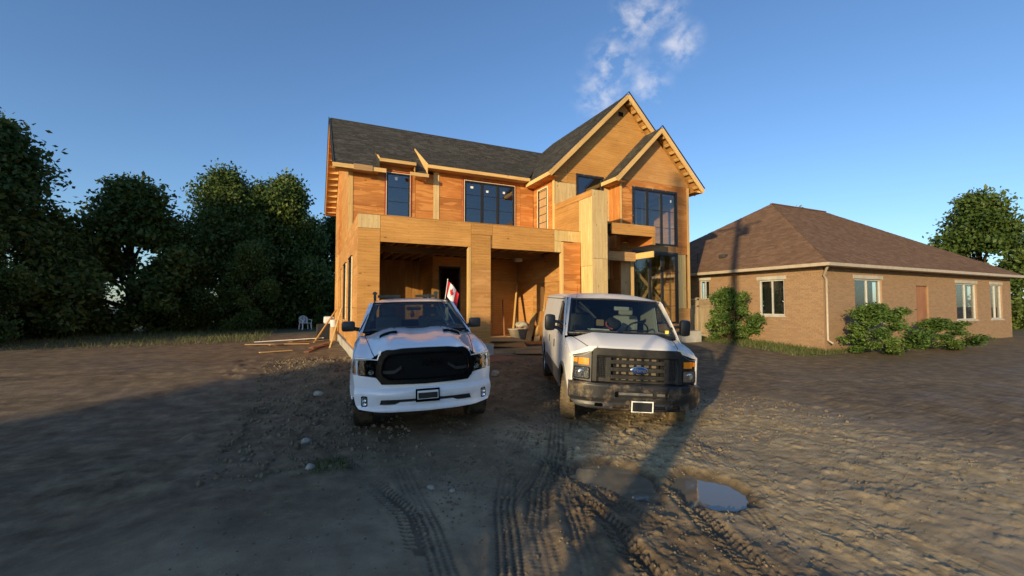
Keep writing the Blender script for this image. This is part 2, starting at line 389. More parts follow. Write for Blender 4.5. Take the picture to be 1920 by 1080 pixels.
# ------------------------------------------------------------------ terrain
_rs = np.random.RandomState(3); _P = _rs.rand(256, 256)
def vnoise(x, y):
    xi = np.floor(x).astype(int); yi = np.floor(y).astype(int); fx = x - xi; fy = y - yi
    fx = fx * fx * (3 - 2 * fx); fy = fy * fy * (3 - 2 * fy); a = xi & 255; b = yi & 255; a1 = (a + 1) & 255; b1 = (b + 1) & 255
    return (_P[a, b] * (1 - fx) * (1 - fy) + _P[a1, b] * fx * (1 - fy) + _P[a, b1] * (1 - fx) * fy + _P[a1, b1] * fx * fy) - .5
def fbm(x, y, s, o=4, g=.5):
    r = 0; a = 1
    for i in range(o): r = r + a * vnoise(x * s + 17.3 * i, y * s - 9.1 * i); s *= 2.03; a *= g
    return r
def sst(a, b, x): t = np.clip((x - a) / (b - a), 0, 1); return t * t * (3 - 2 * t)
T = [  # tyre tracks: centre line, width, tread kind, depth
    ([(-.22, -7.9), (-.24, -8.52), (-.25, -9.2), (-.32, -9.88), (-.45, -11.2)], .25, 'rib', 0.019),
    ([(1.2, -7.9), (1.46, -8.77), (1.45, -9.25), (1.41, -9.72), (1.41, -10.22), (1.4, -10.69), (1.35, -12)], .27, 'lug', 0.026),
    ([(1.75, -7.9), (1.34, -8.65), (1.01, -9.4), (.8, -9.87), (.59, -10.32), (.2, -11.3)], .24, 'rib', 0.022),
    ([(5.27, -1.7), (3.9, -4.2), (2.66, -6.41), (1.58, -8.15), (.92, -8.94), (.55, -9.57), (.32, -10.19), (.0, -11.4)], .27, 'rib', 0.024),
    ([(1.6, -7.2), (.98, -8.1), (.45, -9.14), (.27, -9.62), (.08, -10.08), (-.4, -11.2)], .26, 'rib', 0.020),
    ([(2.15, -9.45), (1.99, -9.86), (1.86, -10.18), (1.74, -10.51), (1.6, -11.2)], .25, 'lug', 0.024),
    ([(3.5, -8.3), (3.16, -8.88), (2.93, -9.25), (2.65, -9.69), (2.3, -10.3)], .26, 'rib', 0.013),
    ([(-1.1, -6.2), (-.78, -7.37), (-.51, -8.39), (-.37, -8.93), (-.4, -9.5)], .24, 'lug', 0.009),
    ([(2.83, -6.65), (2.14, -7.53), (1.52, -8.44), (.85, -9.2)], .24, 'lug', 0.019),
    ([(1.17, -9.3), (1.13, -9.84), (1.02, -10.17), (.9, -11)], .22, 'lug', 0.016),
    ([(1.9, -6.2), (2.1, -7.0), (1.3, -8.3), (.6, -9.0)], .24, 'rib', 0.017),
    ([(4.2, -7.2), (3.7, -8.2), (3.2, -9.6)], .26, 'lug', 0.012),
]
P1 = [(1.57, -8.58), (1.94, -8.64), (2.13, -8.87), (2.05, -9.22), (1.94, -9.50), (1.78, -9.55), (1.68, -9.40), (1.56, -9.17), (1.48, -9.0), (1.49, -8.78)]
P2 = [(2.41, -9.26), (2.56, -9.30), (2.62, -9.48), (2.72, -9.68), (2.70, -9.86), (2.46, -10.05), (2.28, -10.05), (2.16, -9.94), (2.08, -9.80), (2.15, -9.63), (2.22, -9.43)]
def polydist(x, y, poly):
    ins = np.zeros(x.shape, bool); dm = np.full(x.shape, 1e9)
    for i in range(len(poly)):
        x0, y0 = poly[i]; x1, y1 = poly[(i + 1) % len(poly)]
        c = ((y0 > y) != (y1 > y)) & (x < (x1 - x0) * (y - y0) / (y1 - y0 + 1e-12) + x0); ins ^= c
        t = np.clip(((x - x0) * (x1 - x0) + (y - y0) * (y1 - y0)) / ((x1 - x0) ** 2 + (y1 - y0) ** 2), 0, 1)
        dm = np.minimum(dm, np.hypot(x - x0 - t * (x1 - x0), y - y0 - t * (y1 - y0)))
    return np.where(ins, -dm, dm)
def base_h(x, y):
    return .25 * sst(-5.0, 0.0, y) + .05 * fbm(x, y, .33, 3) * sst(13.5, 9, np.hypot(x - 3, y + 5)) * 1.0
WET_SHADE = {}
def height(x, y, fine=True):
    x = np.asarray(x, float); y = np.asarray(y, float)
    h = base_h(x, y)
    near = sst(16, 8, np.hypot(x - .5, y + 9))
    h = h + near * (.028 * fbm(x, y, 1.3, 4) + .008 * fbm(x, y, 5, 4, .55)) + near * sst(.2, 1.0, x) * (.014 * fbm(x, y, 6, 5, .62) + .030 * np.clip(fbm(x, y, 11, 4, .6) - .1, 0, 1))
    clod = np.clip(fbm(x + 3, y, 2.4, 5, .62) - .05, 0, 1)
    # spoil heap and clods along the left of the house, rough mud under and round the truck
    left = sst(.2, -1.0, x) * sst(-8.2, -6.6, y) * sst(4, 0, y)
    h = h + left * (.10 * clod + .09 * np.exp(-((x + .75) ** 2) / .25 - ((y + .6) ** 2) / 3.5))
    h = h + near * .05 * clod * sst(.6, 1.6, x) * sst(-9.4, -7.6, y)
    # dry sandy hump at the near left
    h = h + .10 * np.exp(-((x + 1.9) ** 2) / 1.1 - ((y + 8.9) ** 2) / 1.2)
    if fine:
        m = (x > -3) & (x < 7) & (y > -12.5) & (y < -1)
        xs, ys = x[m], y[m]; hs = h[m]
        wet_shade = np.zeros(xs.shape)
        for li, (pl, w, kind, dep) in enumerate(T):
            best = np.full(xs.shape, 1e9); lat = np.zeros(xs.shape); ss = np.zeros(xs.shape); L = 0
            for i in range(len(pl) - 1):
                x0, y0 = pl[i]; x1, y1 = pl[i + 1]; l = math.hypot(x1 - x0, y1 - y0)
                tx, ty = (x1 - x0) / l, (y1 - y0) / l
                t = np.clip((xs - x0) * tx + (ys - y0) * ty, 0, l)
                px = xs - x0 - t * tx; py = ys - y0 - t * ty; d = np.hypot(px, py)
                b = d < best; best[b] = d[b]; lat[b] = (px * ty - py * tx)[b]; ss[b] = (L + t)[b]; L += l
            hw = w / 2; fade = .58 + 1.0 * vnoise(ss * 1.6 + li * 7, ss * 0 + li) + .5 * vnoise(xs * 3.1, ys * 3.1)
            fade = np.clip(fade, .1, 1)
            inside = sst(hw, hw - .02, best); berm = np.exp(-((best - hw - .03) / .03) ** 2)
            if kind == 'rib':
                tr = .5 + .5 * np.cos(lat / w * 2 * math.pi * 4.5); tr = tr * .8 + .35 * ((np.sin(ss * 2 * math.pi / .045 + np.sign(lat) * 1.2) > .2) * 1.0)
            else:
                tr = (np.sin((ss + np.abs(lat) * .7 + (lat > 0) * .03) * 2 * math.pi / .062) > 0) * 1.0 * (np.abs(lat) > .02) + .5 * (np.abs(np.abs(lat) - hw * .55) < .008)
            wob = 1 + .8 * vnoise(xs * 9, ys * 9) + .6 * vnoise(xs * 23, ys * 23)
            wet_shade = np.maximum(wet_shade, inside * fade * (1 - np.clip(tr, 0, 1)) * .75)  # grooves coloured darker: damp mud plus painted groove shade
            hs = hs - inside * dep * fade * 1.0 + inside * tr * .019 * fade * wob * (dep / .025) ** .5 + berm * dep * .55 * fade * wob
        for P, ww in ((P1, 0), (P2, 0)):
            d = polydist(xs, ys, P) + .09 * fbm(xs, ys, 5, 3)
            k = sst(.16, -.05, d); wet_shade = np.maximum(wet_shade, sst(.22, .02, d) * .85); WET_SHADE['w'] = wet_shade; hs = hs * (1 - k) + k * (-.045 + .012 * vnoise(xs * 8, ys * 8)) ; 
        WET_SHADE['m'] = m; h = h.copy(); h[m] = hs
    return h
def gz(x, y): return float(height(np.array([x]), np.array([y]), False)[0])
def spaced(segs):
    o = []
    for a, b, d in segs: o += list(np.arange(a, b, d))
    return np.array(o + [segs[-1][1]])
def geo(a, b, n, s0): # growing spacing from a to b
    k = np.linspace(0, 1, n); return a + (b - a) * (np.exp(k * s0) - 1) / (math.exp(s0) - 1)
gx = np.concatenate([-geo(3, 400, 26, 5)[::-1], spaced([(-3 + .06, -1.6, .04), (-1.6, 3.2, .0125), (3.2, 7, .035), (7, 20, .15)]), geo(20, 500, 24, 4)[1:]])
gy = np.concatenate([-geo(11.4, 400, 24, 5)[::-1], spaced([(-11.4 + .03, -8.0, .0125), (-8.0, -5.5, .025), (-5.5, 2, .06), (2, 12, .25)]), geo(12, 500, 24, 4)[1:]])
XX, YY = np.meshgrid(gx, gy, indexing='ij')
HH = height(XX, YY)
nx, ny = XX.shape
wet_shade_ = np.zeros(XX.shape); wet_shade_[WET_SHADE['m']] = WET_SHADE['w']
me = bpy.data.meshes.new('ground'); nv = nx * ny
me.vertices.add(nv); me.vertices.foreach_set('co', np.stack([XX, YY, HH], -1).astype(np.float32).ravel())
ii = np.arange(nv).reshape(nx, ny); q = np.stack([ii[:-1, :-1], ii[1:, :-1], ii[1:, 1:], ii[:-1, 1:]], -1).reshape(-1, 4)
me.loops.add(q.size); me.loops.foreach_set('vertex_index', q.astype(np.int32).ravel())
me.polygons.add(len(q)); me.polygons.foreach_set('loop_start', np.arange(0, q.size, 4, dtype=np.int32)); me.polygons.foreach_set('loop_total', np.full(len(q), 4, np.int32))
me.polygons.foreach_set('use_smooth', np.ones(len(q), bool))
dry_sunlit = np.clip(sst(-7.6, -9.4, YY) * sst(1.2, .0, XX) * .75 + sst(.9, 1.9, XX + .25 * (YY + 8)) * sst(-5.5, -7.6, YY) * sst(9, 5, XX) * 1.25 + .5 * fbm(XX, YY, .8, 3), 0, 1.6)  # left: dry sand; right: sunlight painted in as paler mud
grassy = np.maximum(sst(12, 16, YY), np.maximum(sst(-2.6, -6, XX) * sst(-9, -4, YY) * .0, sst(13.5, 15.5, XX) * .7 * sst(-6, -1, YY)))
for nm, arr in (('wet_shade', wet_shade_), ('dry_sunlit', dry_sunlit), ('grassy', np.clip(grassy + .25 * fbm(XX, YY, .6, 3) * (grassy > 0.02), 0, 1))):
    a = me.attributes.new(nm, 'FLOAT', 'POINT'); a.data.foreach_set('value', arr.astype(np.float32).ravel())
me.update(); me.validate()
m, nt, b = base_mat('construction_mud')
co = N(nt, 'ShaderNodeTexCoord').outputs['Object']
a_ = N(nt, 'ShaderNodeAttribute'); a_.attribute_name = 'dry_sunlit'; g_ = N(nt, 'ShaderNodeAttribute'); g_.attribute_name = 'grassy'
c1 = ramp(nt, noise(nt, co, 3.2, 8, .68), [(.30, (.075, .050, .026)), (.5, (.16, .112, .060)), (.70, (.28, .205, .115))])
c2 = ramp(nt, noise(nt, co, 5, 8, .6), [(.3, (.20, .152, .092)), (.7, (.34, .265, .165))])
c3 = ramp(nt, noise(nt, co, 6, 8, .65), [(.3, (.20, .145, .074)), (.5, (.36, .27, .145)), (.7, (.55, .43, .245))])  # pale tone for the painted sunlit stretch
c = mixc(nt, math_(nt, 'MULTIPLY', a_.outputs['Fac'], 1.0, True), c1, c2)
c = mixc(nt, math_(nt, 'MULTIPLY', math_(nt, 'SUBTRACT', a_.outputs['Fac'], .7), 1.6, True), c, c3)
sp = ramp(nt, noise(nt, co, 55, 3, .6), [(.64, (0, 0, 0)), (.72, (.7, .7, .7))]); c = mixc(nt, sp, c, (.33, .30, .25))
w_ = N(nt, 'ShaderNodeAttribute'); w_.attribute_name = 'wet_shade'; c = mixc(nt, w_.outputs['Fac'], c, (.045, .032, .02))
c = mixc(nt, g_.outputs['Fac'], c, ramp(nt, noise(nt, co, 8, 6, .7), [(.35, (.05, .06, .025)), (.65, (.12, .11, .06))]))
lk(nt, c, b.inputs['Base Color'])
lk(nt, ramp(nt, noise(nt, co, 1.1, 4), [(.35, (.62,) * 3), (.6, (.93,) * 3)]), b.inputs['Roughness']); b.inputs['Specular IOR Level'].default_value = .3
hn = mixc(nt, .5, noise(nt, co, 22, 8, .75), noise(nt, co, 90, 4, .7)); bump(nt, b, hn, .55, .022)
me.materials.append(m)
ground = bpy.data.objects.new('ground', me); COL.objects.link(ground); tag(ground, kind='structure')

# puddles: still muddy water in the hollows
def water(name, poly, z, kind='structure'):
    m_ = MATS.get('muddy_water')
    if not m_:
        m_, nt_, b_ = base_mat('muddy_water'); b_.inputs['Base Color'].default_value = (.17, .145, .10, 1); b_.inputs['Roughness'].default_value = .03; b_.inputs['IOR'].default_value = 1.33; b_.inputs['Specular IOR Level'].default_value = .9
        co_ = N(nt_, 'ShaderNodeTexCoord').outputs['Object']; bump(nt_, b_, noise(nt_, co_, 7, 2), .05, .01)
    cx = sum(p[0] for p in poly) / len(poly); cy = sum(p[1] for p in poly) / len(poly)
    mb = MB(); mb.face([(cx + (x - cx) * 1.35, cy + (y - cy) * 1.35, z) for x, y in poly][::-1])
    o = mb.build(name, m_); 
    if o.data.polygons[0].normal.z < 0: o.data.flip_normals()
    return tag(o, kind=kind)
water('puddle', P1, -.024); water('puddle', P2, -.022)

# loose stones: a scatter nobody could count, and a few one can point to
def scatter_stones():
    rs = np.random.RandomState(11); V = []; F = []
    ico = bmesh.new(); bmesh.ops.create_icosphere(ico, subdivisions=1, radius=1); iv = np.array([v.co[:] for v in ico.verts]); iff = [[v.index for v in f.verts] for f in ico.faces]; ico.free()
    n = 0
    for k in range(13000):
        zone = rs.rand()
        if zone < .34: x = rs.uniform(-2.2, .2); y = rs.uniform(-7.6, 1.5); s = .007 + .030 * rs.rand() ** 5
        elif zone < .42: x = rs.normal(.35, .5); y = rs.normal(-8.3, .5); s = .004 + .010 * rs.rand() ** 2
        elif zone < .74: x = rs.uniform(.5, 7); y = rs.uniform(-9, -1); s = .006 + .022 * rs.rand() ** 4
        elif zone < .9: x = rs.uniform(1.2, 6.0); y = rs.uniform(-10.9, -6.8); s = .004 + .009 * rs.rand() ** 2
        else: x = rs.uniform(-2, 3.5); y = rs.uniform(-11, -7.5); s = .003 + .009 * rs.rand() ** 2
        V.append(iv * (s * rs.uniform(.6, 1.2, 3)) * (1 + .25 * (rs.rand(12, 1) if len(iv) == 12 else rs.rand(len(iv), 1))) + [x, y, 0]); F.append((x, y, s))
    xy = np.array([(a, b_) for a, b_, _ in F]); z = height(xy[:, 0], xy[:, 1])
    allv = []; allf = []; 
    for i, v in enumerate(V):
        v[:, 2] += z[i] + F[i][2] * .25; b0 = len(allv) * len(iv)
        allv.append(v); allf += [tuple(j + b0 for j in f) for f in iff]
    me = bpy.data.meshes.new('loose_stones'); me.from_pydata(np.concatenate(allv).tolist(), [], allf)
    me.materials.append(plain('mixed_gravel', (.16, .125, .08), .9, noise_amt=.6, nscale=3, spec=.2))
    o = bpy.data.objects.new('loose_stones', me); COL.objects.link(o); tag(o, 'small stones and clods scattered over the mud', 'gravel', kind='stuff')
scatter_stones()
def rock(x, y, s, label, seed):
    bm = bmesh.new(); bmesh.ops.create_icosphere(bm, subdivisions=3, radius=1); rr = random.Random(seed)
    for v in bm.verts:
        k = 1 + .35 * float(vnoise(np.array([v.co.x * 1.6 + seed]), np.array([v.co.y * 1.6 + v.co.z * 2.1]))[0]); v.co = Vector((v.co.x * s[0], v.co.y * s[1], v.co.z * s[2])) * k
    me = bpy.data.meshes.new('rock'); bm.to_mesh(me); bm.free(); me.materials.append(STONE)
    o = bpy.data.objects.new('rock', me); COL.objects.link(o); o.location = (x, y, gz(x, y) + s[2] * .35); o.rotation_euler.z = seed
    tag(o, label, 'rock', 'stones lying on the mud')
rock(2.95, -2.97, (.13, .10, .09), 'pale pointed stone between the pickup and the plywood scrap', 1)
rock(-.05, -8.45, (.045, .03, .022), 'small flat pale stone in the mud right of the ribbed tyre print', 2)
rock(.12, -8.62, (.03, .025, .018), 'tiny white chip in the foreground near the gravel patch', 3)
rock(-1.2, -6.3, (.07, .055, .04), 'grey fist sized stone in the dark mud left of the pickup', 4)
rock(-1.15, -7.35, (.06, .045, .035), 'rounded grey stone at the edge of the sandy hump', 5)
rock(-1.0, -3.4, (.10, .08, .06), 'brown clod like rock among the rubble left of the pickup wheel', 6)

# ------------------------------------------------------------------ the house
house = empty('house', (0, 0, 0), label='unfinished two storey house sheathed in bare orange plywood with dark shingle roof', cat='house')

def clip_poly(poly, a, b, c):
    """keep a*u+b*v<=c"""
    o = []
    for i in range(len(poly)):
        p, q = poly[i], poly[(i + 1) % len(poly)]; dp = a * p[0] + b * p[1] - c; dq = a * q[0] + b * q[1] - c
        if dp <= 1e-9: o.append(p)
        if (dp < -1e-9 and dq > 1e-9) or (dp > 1e-9 and dq < -1e-9):
            t = dp / (dp - dq); o.append((p[0] + (q[0] - p[0]) * t, p[1] + (q[1] - p[1]) * t))
    return o
def clip_rect(poly, u0, u1, v0, v1):
    for a, b, c in ((-1, 0, -u0), (1, 0, u1), (0, -1, -v0), (0, 1, v1)):
        if len(poly) < 3: return []
        poly = clip_poly(poly, a, b, c)
    return poly
def area(p): return abs(sum(p[i][0] * p[(i + 1) % len(p)][1] - p[(i + 1) % len(p)][0] * p[i][1] for i in range(len(p)))) / 2 if len(p) > 2 else 0
def plane(kind, k, s=1):
    """(u,v,w)->world; w positive = outward"""
    if kind == 'front': return lambda u, v, w: (u, k - w, v)       # faces -Y
    if kind == 'back': return lambda u, v, w: (u, k + w, v)        # faces +Y
    if kind == 'left': return lambda u, v, w: (k - w, u, v)        # faces -X
    if kind == 'right': return lambda u, v, w: (k + w, u, v)       # faces +X
def sheet_mesh(mb, pl, polys, t, rot=False, w0=0.0):
    """polys convex cells; extruded from w0-t to w0"""
    ed = {}
    K = lambda p: (round(p[0], 4), round(p[1], 4))
    for P in polys:
        n = len(P)
        if sum(P[i][0] * P[(i + 1) % n][1] - P[(i + 1) % n][0] * P[i][1] for i in range(n)) < 0: P = P[::-1]
        f = [pl(u, v, w0) for u, v in P]; uv = [((v, u) if rot else (u, v)) for u, v in P]
        mb.face(f, uv); mb.face([pl(u, v, w0 - t) for u, v in P][::-1], uv[::-1])
        for i in range(n):
            a, b_ = K(P[i]), K(P[(i + 1) % n])
            if (b_, a) in ed: ed.pop((b_, a))
            else: ed[(a, b_)] = 1
    for a, b_ in ed:
        L = math.hypot(a[0] - b_[0], a[1] - b_[1])
        mb.face([pl(*a, w0), pl(*a, w0 - t), pl(*b_, w0 - t), pl(*b_, w0)], [(0, 0), (0, t), (L, t), (L, 0)])
def sheet(pl, poly, mat, holes=(), t=.018, rot=False, w0=0.0, gap=.005, name='plywood_sheet', parent=house, label=None):
    cx = sum(p[0] for p in poly) / len(poly); cy = sum(p[1] for p in poly) / len(poly)
    us = [p[0] for p in poly]; vs = [p[1] for p in poly]; 
    sx = 1 - 2 * gap / max(.05, max(us) - min(us)); sy = 1 - 2 * gap / max(.05, max(vs) - min(vs))
    poly = [(cx + (u - cx) * sx, cy + (v - cy) * sy) for u, v in poly]
    cells = [poly]
    for (u0, u1, v0, v1) in holes:
        if not area(clip_rect(poly, u0, u1, v0, v1)): continue
        for a, b_, c in ((1, 0, u0), (1, 0, u1), (0, 1, v0), (0, 1, v1)):
            nc = []
            for C_ in cells:
                for q in (clip_poly(C_, a, b_, c), clip_poly(C_, -a, -b_, -c)):
                    if area(q) > 1e-5: nc.append(q)
            cells = nc
    keep = []
    for C_ in cells:
        x = sum(p[0] for p in C_) / len(C_); y = sum(p[1] for p in C_) / len(C_)
        if not any(u0 < x < u1 and v0 < y < v1 for u0, u1, v0, v1 in holes): keep.append(C_)
    if not keep: return None
    mb = MB(); sheet_mesh(mb, pl, keep, t, rot, w0)
    o = mb.build(name, mat, parent, merge=True)
    if label: o['label'] = label
    return o
def wall(pl, outline, us, vs, mat, holes=(), rot=False, t=.018, stagger=0, w0=0.0, mats=None):
    """one sheet per cell of the seam grid"""
    U0 = min(p[0] for p in outline); U1 = max(p[0] for p in outline); V0 = min(p[1] for p in outline); V1 = max(p[1] for p in outline)
    vs = [V0] + [v for v in vs if V0 < v < V1] + [V1]
    for j in range(len(vs) - 1):
        sh = stagger * (j % 2)
        uu = [U0] + [u + sh for u in us if U0 + .1 < u + sh < U1 - .1] + [U1]
        for i in range(len(uu) - 1):
            P = clip_rect(outline, uu[i], uu[i + 1], vs[j], vs[j + 1])
            if area(P) < .01: continue
            mt = mats[(i + j * 3) % len(mats)] if mats else mat
            sheet(pl, P, mt, holes, t, rot, w0 + random.uniform(-.0015, .0015))
def rect(u0, u1, v0, v1): return [(u0, v0), (u1, v0), (u1, v1), (u0, v1)]

FL, LF = plane('front', 0), plane('left', 0)
WF = plane('front', 3.6)      # upper main wall
GF = plane('front', 1.8)      # big gable wall
BF = plane('front', 1.1)      # bay wall
# garage front: header band, piers
sheet(FL, rect(0, .61, 4.02, 4.42), W_PALE, rot=True)
sheet(FL, rect(0, .61, 2.45, 4.02), W_TAN); sheet(FL, rect(0, .61, 1.2, 2.45), W_TAN); sheet(FL, rect(0, .61, .55, 1.2), W_GOLD)
for a, b_, m_ in ((.61, 3.37, W_TAN), (3.37, 4.10, W_TAN), (4.10, 6.40, W_TAN)):
    if a == 3.37: sheet(FL, rect(a, b_, 4.06, 4.42), m_)
    else: sheet(FL, rect(a, b_, 3.65, 4.42), m_)
sheet(FL, rect(3.37, 4.04, 2.95, 4.06), W_TAN, label='centre pier sheet below the header'); sheet(FL, rect(3.37, 4.04, 1.75, 2.95), W_GOLD); sheet(FL, rect(3.37, 4.04, 1.05, 1.75), W_GOLD); sheet(FL, rect(3.37, 4.04, .62, 1.05), W_TAN)
sheet(FL, rect(6.40, 7.48, 4.04, 4.42), W_YEL, rot=True); sheet(FL, rect(6.40, 6.68, 3.65, 4.04), W_YEL, rot=True)
sheet(FL, rect(6.76, 7.46, 2.9, 4.02), W_ORANGE, w0=.004); sheet(FL, rect(6.76, 7.46, .62, 2.9), W_ORANGE, w0=.004)
mb = MB(); mb.box(6.68, 6.755, -.012, .14, .5, 4.02); mb.build('stud', W_LUM, house)
for (x0, x1) in ((0.02, .60), (3.30, 4.02), (6.78, 7.46)):
    mb = MB(); mb.box(x0, x1, .019, .16, .47, 3.64); mb.build('pier_framing', W_LUM, house)
mb = MB(); mb.box(3.29, 3.362, -.012, .17, .47, 3.645); mb.build('stud', W_LUM, house)
mb = MB(); mb.box(.61, 6.68, .019, .16, 3.66, 4.40); mb.build('header_beam', W_JOIST, house)
mb = MB(); mb.box(-.0, 7.46, .03, 3.58, 4.12, 4.20); mb.build('flat_roof_deck', W_TAN, house)
mb = MB(); mb.box(.0, 7.46, -.0, .17, 4.422, 4.44); mb.build('parapet_cap', W_TAN, house)

# left side wall with three tall openings
SW = [(1.62, 2.72, 1.3, 3.36), (4.05, 5.2, 1.3, 3.36), (6.6, 7.5, 1.3, 3.38)]
GO = [(0, .55), (3.6, .55), (3.6, 4.42), (0, 4.42)]
wall(LF, GO, [1.22], [1.75, 2.95, 4.02], W_GOLD, SW, w0=.0)
MO = [(3.6, .6), (12, .6), (12, 6.95), (7.8, 9.95), (3.6, 6.95)]
wall(LF, [(3.6, .6), (12, .6), (12, 4.2), (3.6, 4.2)], [4.9, 7.3, 9.7], [1.75, 2.95], W_GOLD, SW, stagger=1.2)
wall(LF, [(3.6, 4.2), (12, 4.2), (12, 6.93), (7.8, 9.95), (3.6, 6.93)], [4.8, 7.2, 9.6], [5.45, 6.7, 7.9], W_GOLD, rot=False, mats=[W_GOLD, W_TAN, W_ORANGE])
for u in (9.1, 10.3):
    mb = MB(); mb.box(-.045, 0, u, u + .09, .6, 4.2); mb.build('batten', W_LUM, house)
# foundation
mb = MB(); mb.box(-.06, .16, -.04, 12.05, -.3, .55); mb.build('foundation_wall', CONC, house)
mb = MB(); mb.box(3.28, 4.12, -.06, .18, 0, .60); mb.build('concrete_footing', CONC, house)
mb = MB(); mb.box(6.62, 8.15, -.72, .18, 0, .46); mb.build('concrete_footing', CONC, house)
mb = MB(); mb.box(10.1, 13.98, 1.04, 11.9, -.2, .58); mb.build('concrete_footing', CONC, house)
mb = MB(); mb.box(13.05, 14.12, .70, 1.036, -.1, .72); mb.build('concrete_footing', CONC, house)
mb = MB(); mb.box(.17, 7.3, .2, 6.98, .1, .42); mb.build('garage_slab', CONC_D, house)

# main upper front wall
W1 = (1.32, 2.18, 5.1, 6.77); W2 = (4.36, 6.58, 5.1, 6.84)
wall(WF, rect(.15, 3.09, 4.2, 6.90), [2.4], [5.45], W_ORANGE, [W1]); wall(WF, rect(3.32, 7.48, 4.2, 7.18), [4.25, 6.86], [5.45 + .6], W_ORANGE, [W2]); sheet(WF, rect(1.02, 2.30, 6.90, 7.18), W_ORANGE)
mb = MB(); mb.box(0, .15, 3.585, 3.6, 4.2, 6.93); mb.build('corner_board', W_LUM, house)
mb = MB(); mb.box(3.09, 3.32, 3.58, 3.6, 4.2, 7.10); mb.build('corner_board', W_PALE, house)
# reveal side wall of the gable wing and its tall shuttered opening
RL = plane('left', 7.48); SB = (2.32, 3.20, 4.6, 6.62)
wall(RL, rect(1.8, 3.58, 4.2, 7.05), [2.9], [6.0], W_ORANGE, [SB])
mb = MB(); mb.box(7.44, 7.478, 1.78, 1.90, 4.42, 6.95); mb.build('corner_board', W_LUM, house)
mb = MB(); mb.box(7.50, 7.52, SB[0], SB[1], SB[2], SB[3]); mb.build('temporary_window_board', W_LUM2, house, label='brown board closing the tall side window opening')
for zz in np.arange(4.9, 6.6, .33):
    mb = MB(); mb.box(7.485, 7.498, SB[0] + .08, SB[1] - .08, zz, zz + .02); mb.build('batten', BLK_SATIN, house)
for a in (SB[0], SB[1] - .05):
    mb = MB(); mb.box(7.455, 7.476, a, a + .05, SB[2], SB[3]); mb.build('flashing_strip', WHITETAPE if a > 3 or a < 2.4 else MEMBRANE, house)
    mb = MB(); mb.box(7.46, 7.49, a + (.055 if a < 2.5 else -.06), a + (.115 if a < 2.5 else 0), SB[2], SB[3]); mb.build('flashing_strip', MEMBRANE, house)
mb = MB(); mb.box(7.455, 7.476, SB[0], SB[1], SB[3], SB[3] + .05); mb.build('flashing_strip', WHITETAPE, house)
# big gable wall
BG = (8.54, 9.78, 5.1, 7.1)
wall(GF, rect(7.48, 10.14, 2.9, 6.72), [8.05, 8.6], [4.1], W_PALE, [BG], rot=True)
gab = [(7.48, 6.72), (14.3, 6.72), (14.3, 7.2), (10.9, 10.55), (7.48, 7.2)]
wall(GF, gab, [8.08], [7.12, 9.5], W_TAN, [BG, (10.66, 10.93, 9.93, 10.13)], mats=[W_TAN, W_TAN, W_GOLD])
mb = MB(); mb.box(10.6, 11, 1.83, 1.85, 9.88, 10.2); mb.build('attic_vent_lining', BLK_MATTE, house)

# tall wing wall left of the porch
WL = plane('left', 7.48); WW = plane('front', -.69); WR = plane('right', 8.12)
sheet(WL, [(-.69, 5.56), (1.78, 5.56), (1.78, 5.79), (-.69, 5.79)], W_TAN, w0=.006)
sheet(WL, rect(.1, 1.78, 4.42, 5.56), W_TAN, w0=.003); sheet(WL, rect(-.69, .1, 3.18, 5.56), W_YEL, rot=True, w0=.003, holes=[(.0, .2, 3.0, 4.42)]); sheet(WL, rect(-.69, -.02, .46, 3.18), W_YEL, rot=True, w0=.003)
sheet(WW, rect(7.48, 8.12, 3.42, 5.79), W_PALE, rot=True); sheet(WW, rect(7.48, 8.12, .46, 3.42), W_PALE, rot=True)
wall(WR, rect(-.69, 1.78, .46, 5.79), [.5], [3.42], W_LUM2, rot=True)
mb = MB(); mb.box(7.5, 8.1, -.67, 1.78, 5.76, 5.785); mb.build('wing_wall_cap', W_TAN, house)

# bay with the stacked big windows
UW = (10.80, 13.16, 4.36, 6.67); LW = (10.78, 13.16, 1.04, 4.02)
sheet(BF, [(10.14, 6.99), (13.92, 6.99), (13.92, 7.12), (12.07, 8.95), (10.14, 7.12)], W_GOLD, [UW])
sheet(BF, rect(10.14, 13.80, 6.2, 6.99), W_ORANGE, [UW]); sheet(BF, rect(10.14, 10.80, 4.36, 6.2), W_ORANGE); sheet(BF, rect(13.16, 13.80, 4.36, 6.2), W_ORANGE)
sheet(BF, rect(10.14, 13.13, 4.02, 4.36), W_JOIST, w0=.004); sheet(BF, rect(13.13, 13.80, 4.02, 4.36), W_ORANGE)
sheet(BF, rect(10.14, 10.78, 2.4, 4.02), W_LUM2, rot=True); sheet(BF, rect(10.14, 10.78, .6, 2.4), W_LUM2, rot=True)
sheet(BF, rect(13.16, 13.70, 1.68, 4.02), W_YEL, rot=True, w0=.004); sheet(BF, rect(13.16, 13.92, .6, 1.68), W_GOLD); sheet(BF, rect(10.78, 13.16, .6, 1.04), W_GOLD)
mb = MB(); mb.box(13.80, 13.93, 1.082, 1.10, 1.68, 6.99); mb.build('corner_board', W_LUM, house)
mb = MB(); mb.box(10.60, 10.775, 1.06, 1.078, .6, 3.9); mb.build('window_jamb_stud', W_LUM, house)
BL = plane('left', 10.14); wall(BL, rect(1.1, 1.8, .6, 7.0), [], [2.9, 4.2], W_ORANGE, rot=True)
mb = MB(); mb.box(10.12, 10.20, 1.065, 1.08, 4.9, 6.98); mb.build('corner_board', W_LUM, house)
RW = plane('right', 13.92); wall(RW, rect(1.12, 11.9, .6, 7.0), [3.5, 5.9, 8.3], [1.8, 3, 4.2, 5.4], W_GOLD)
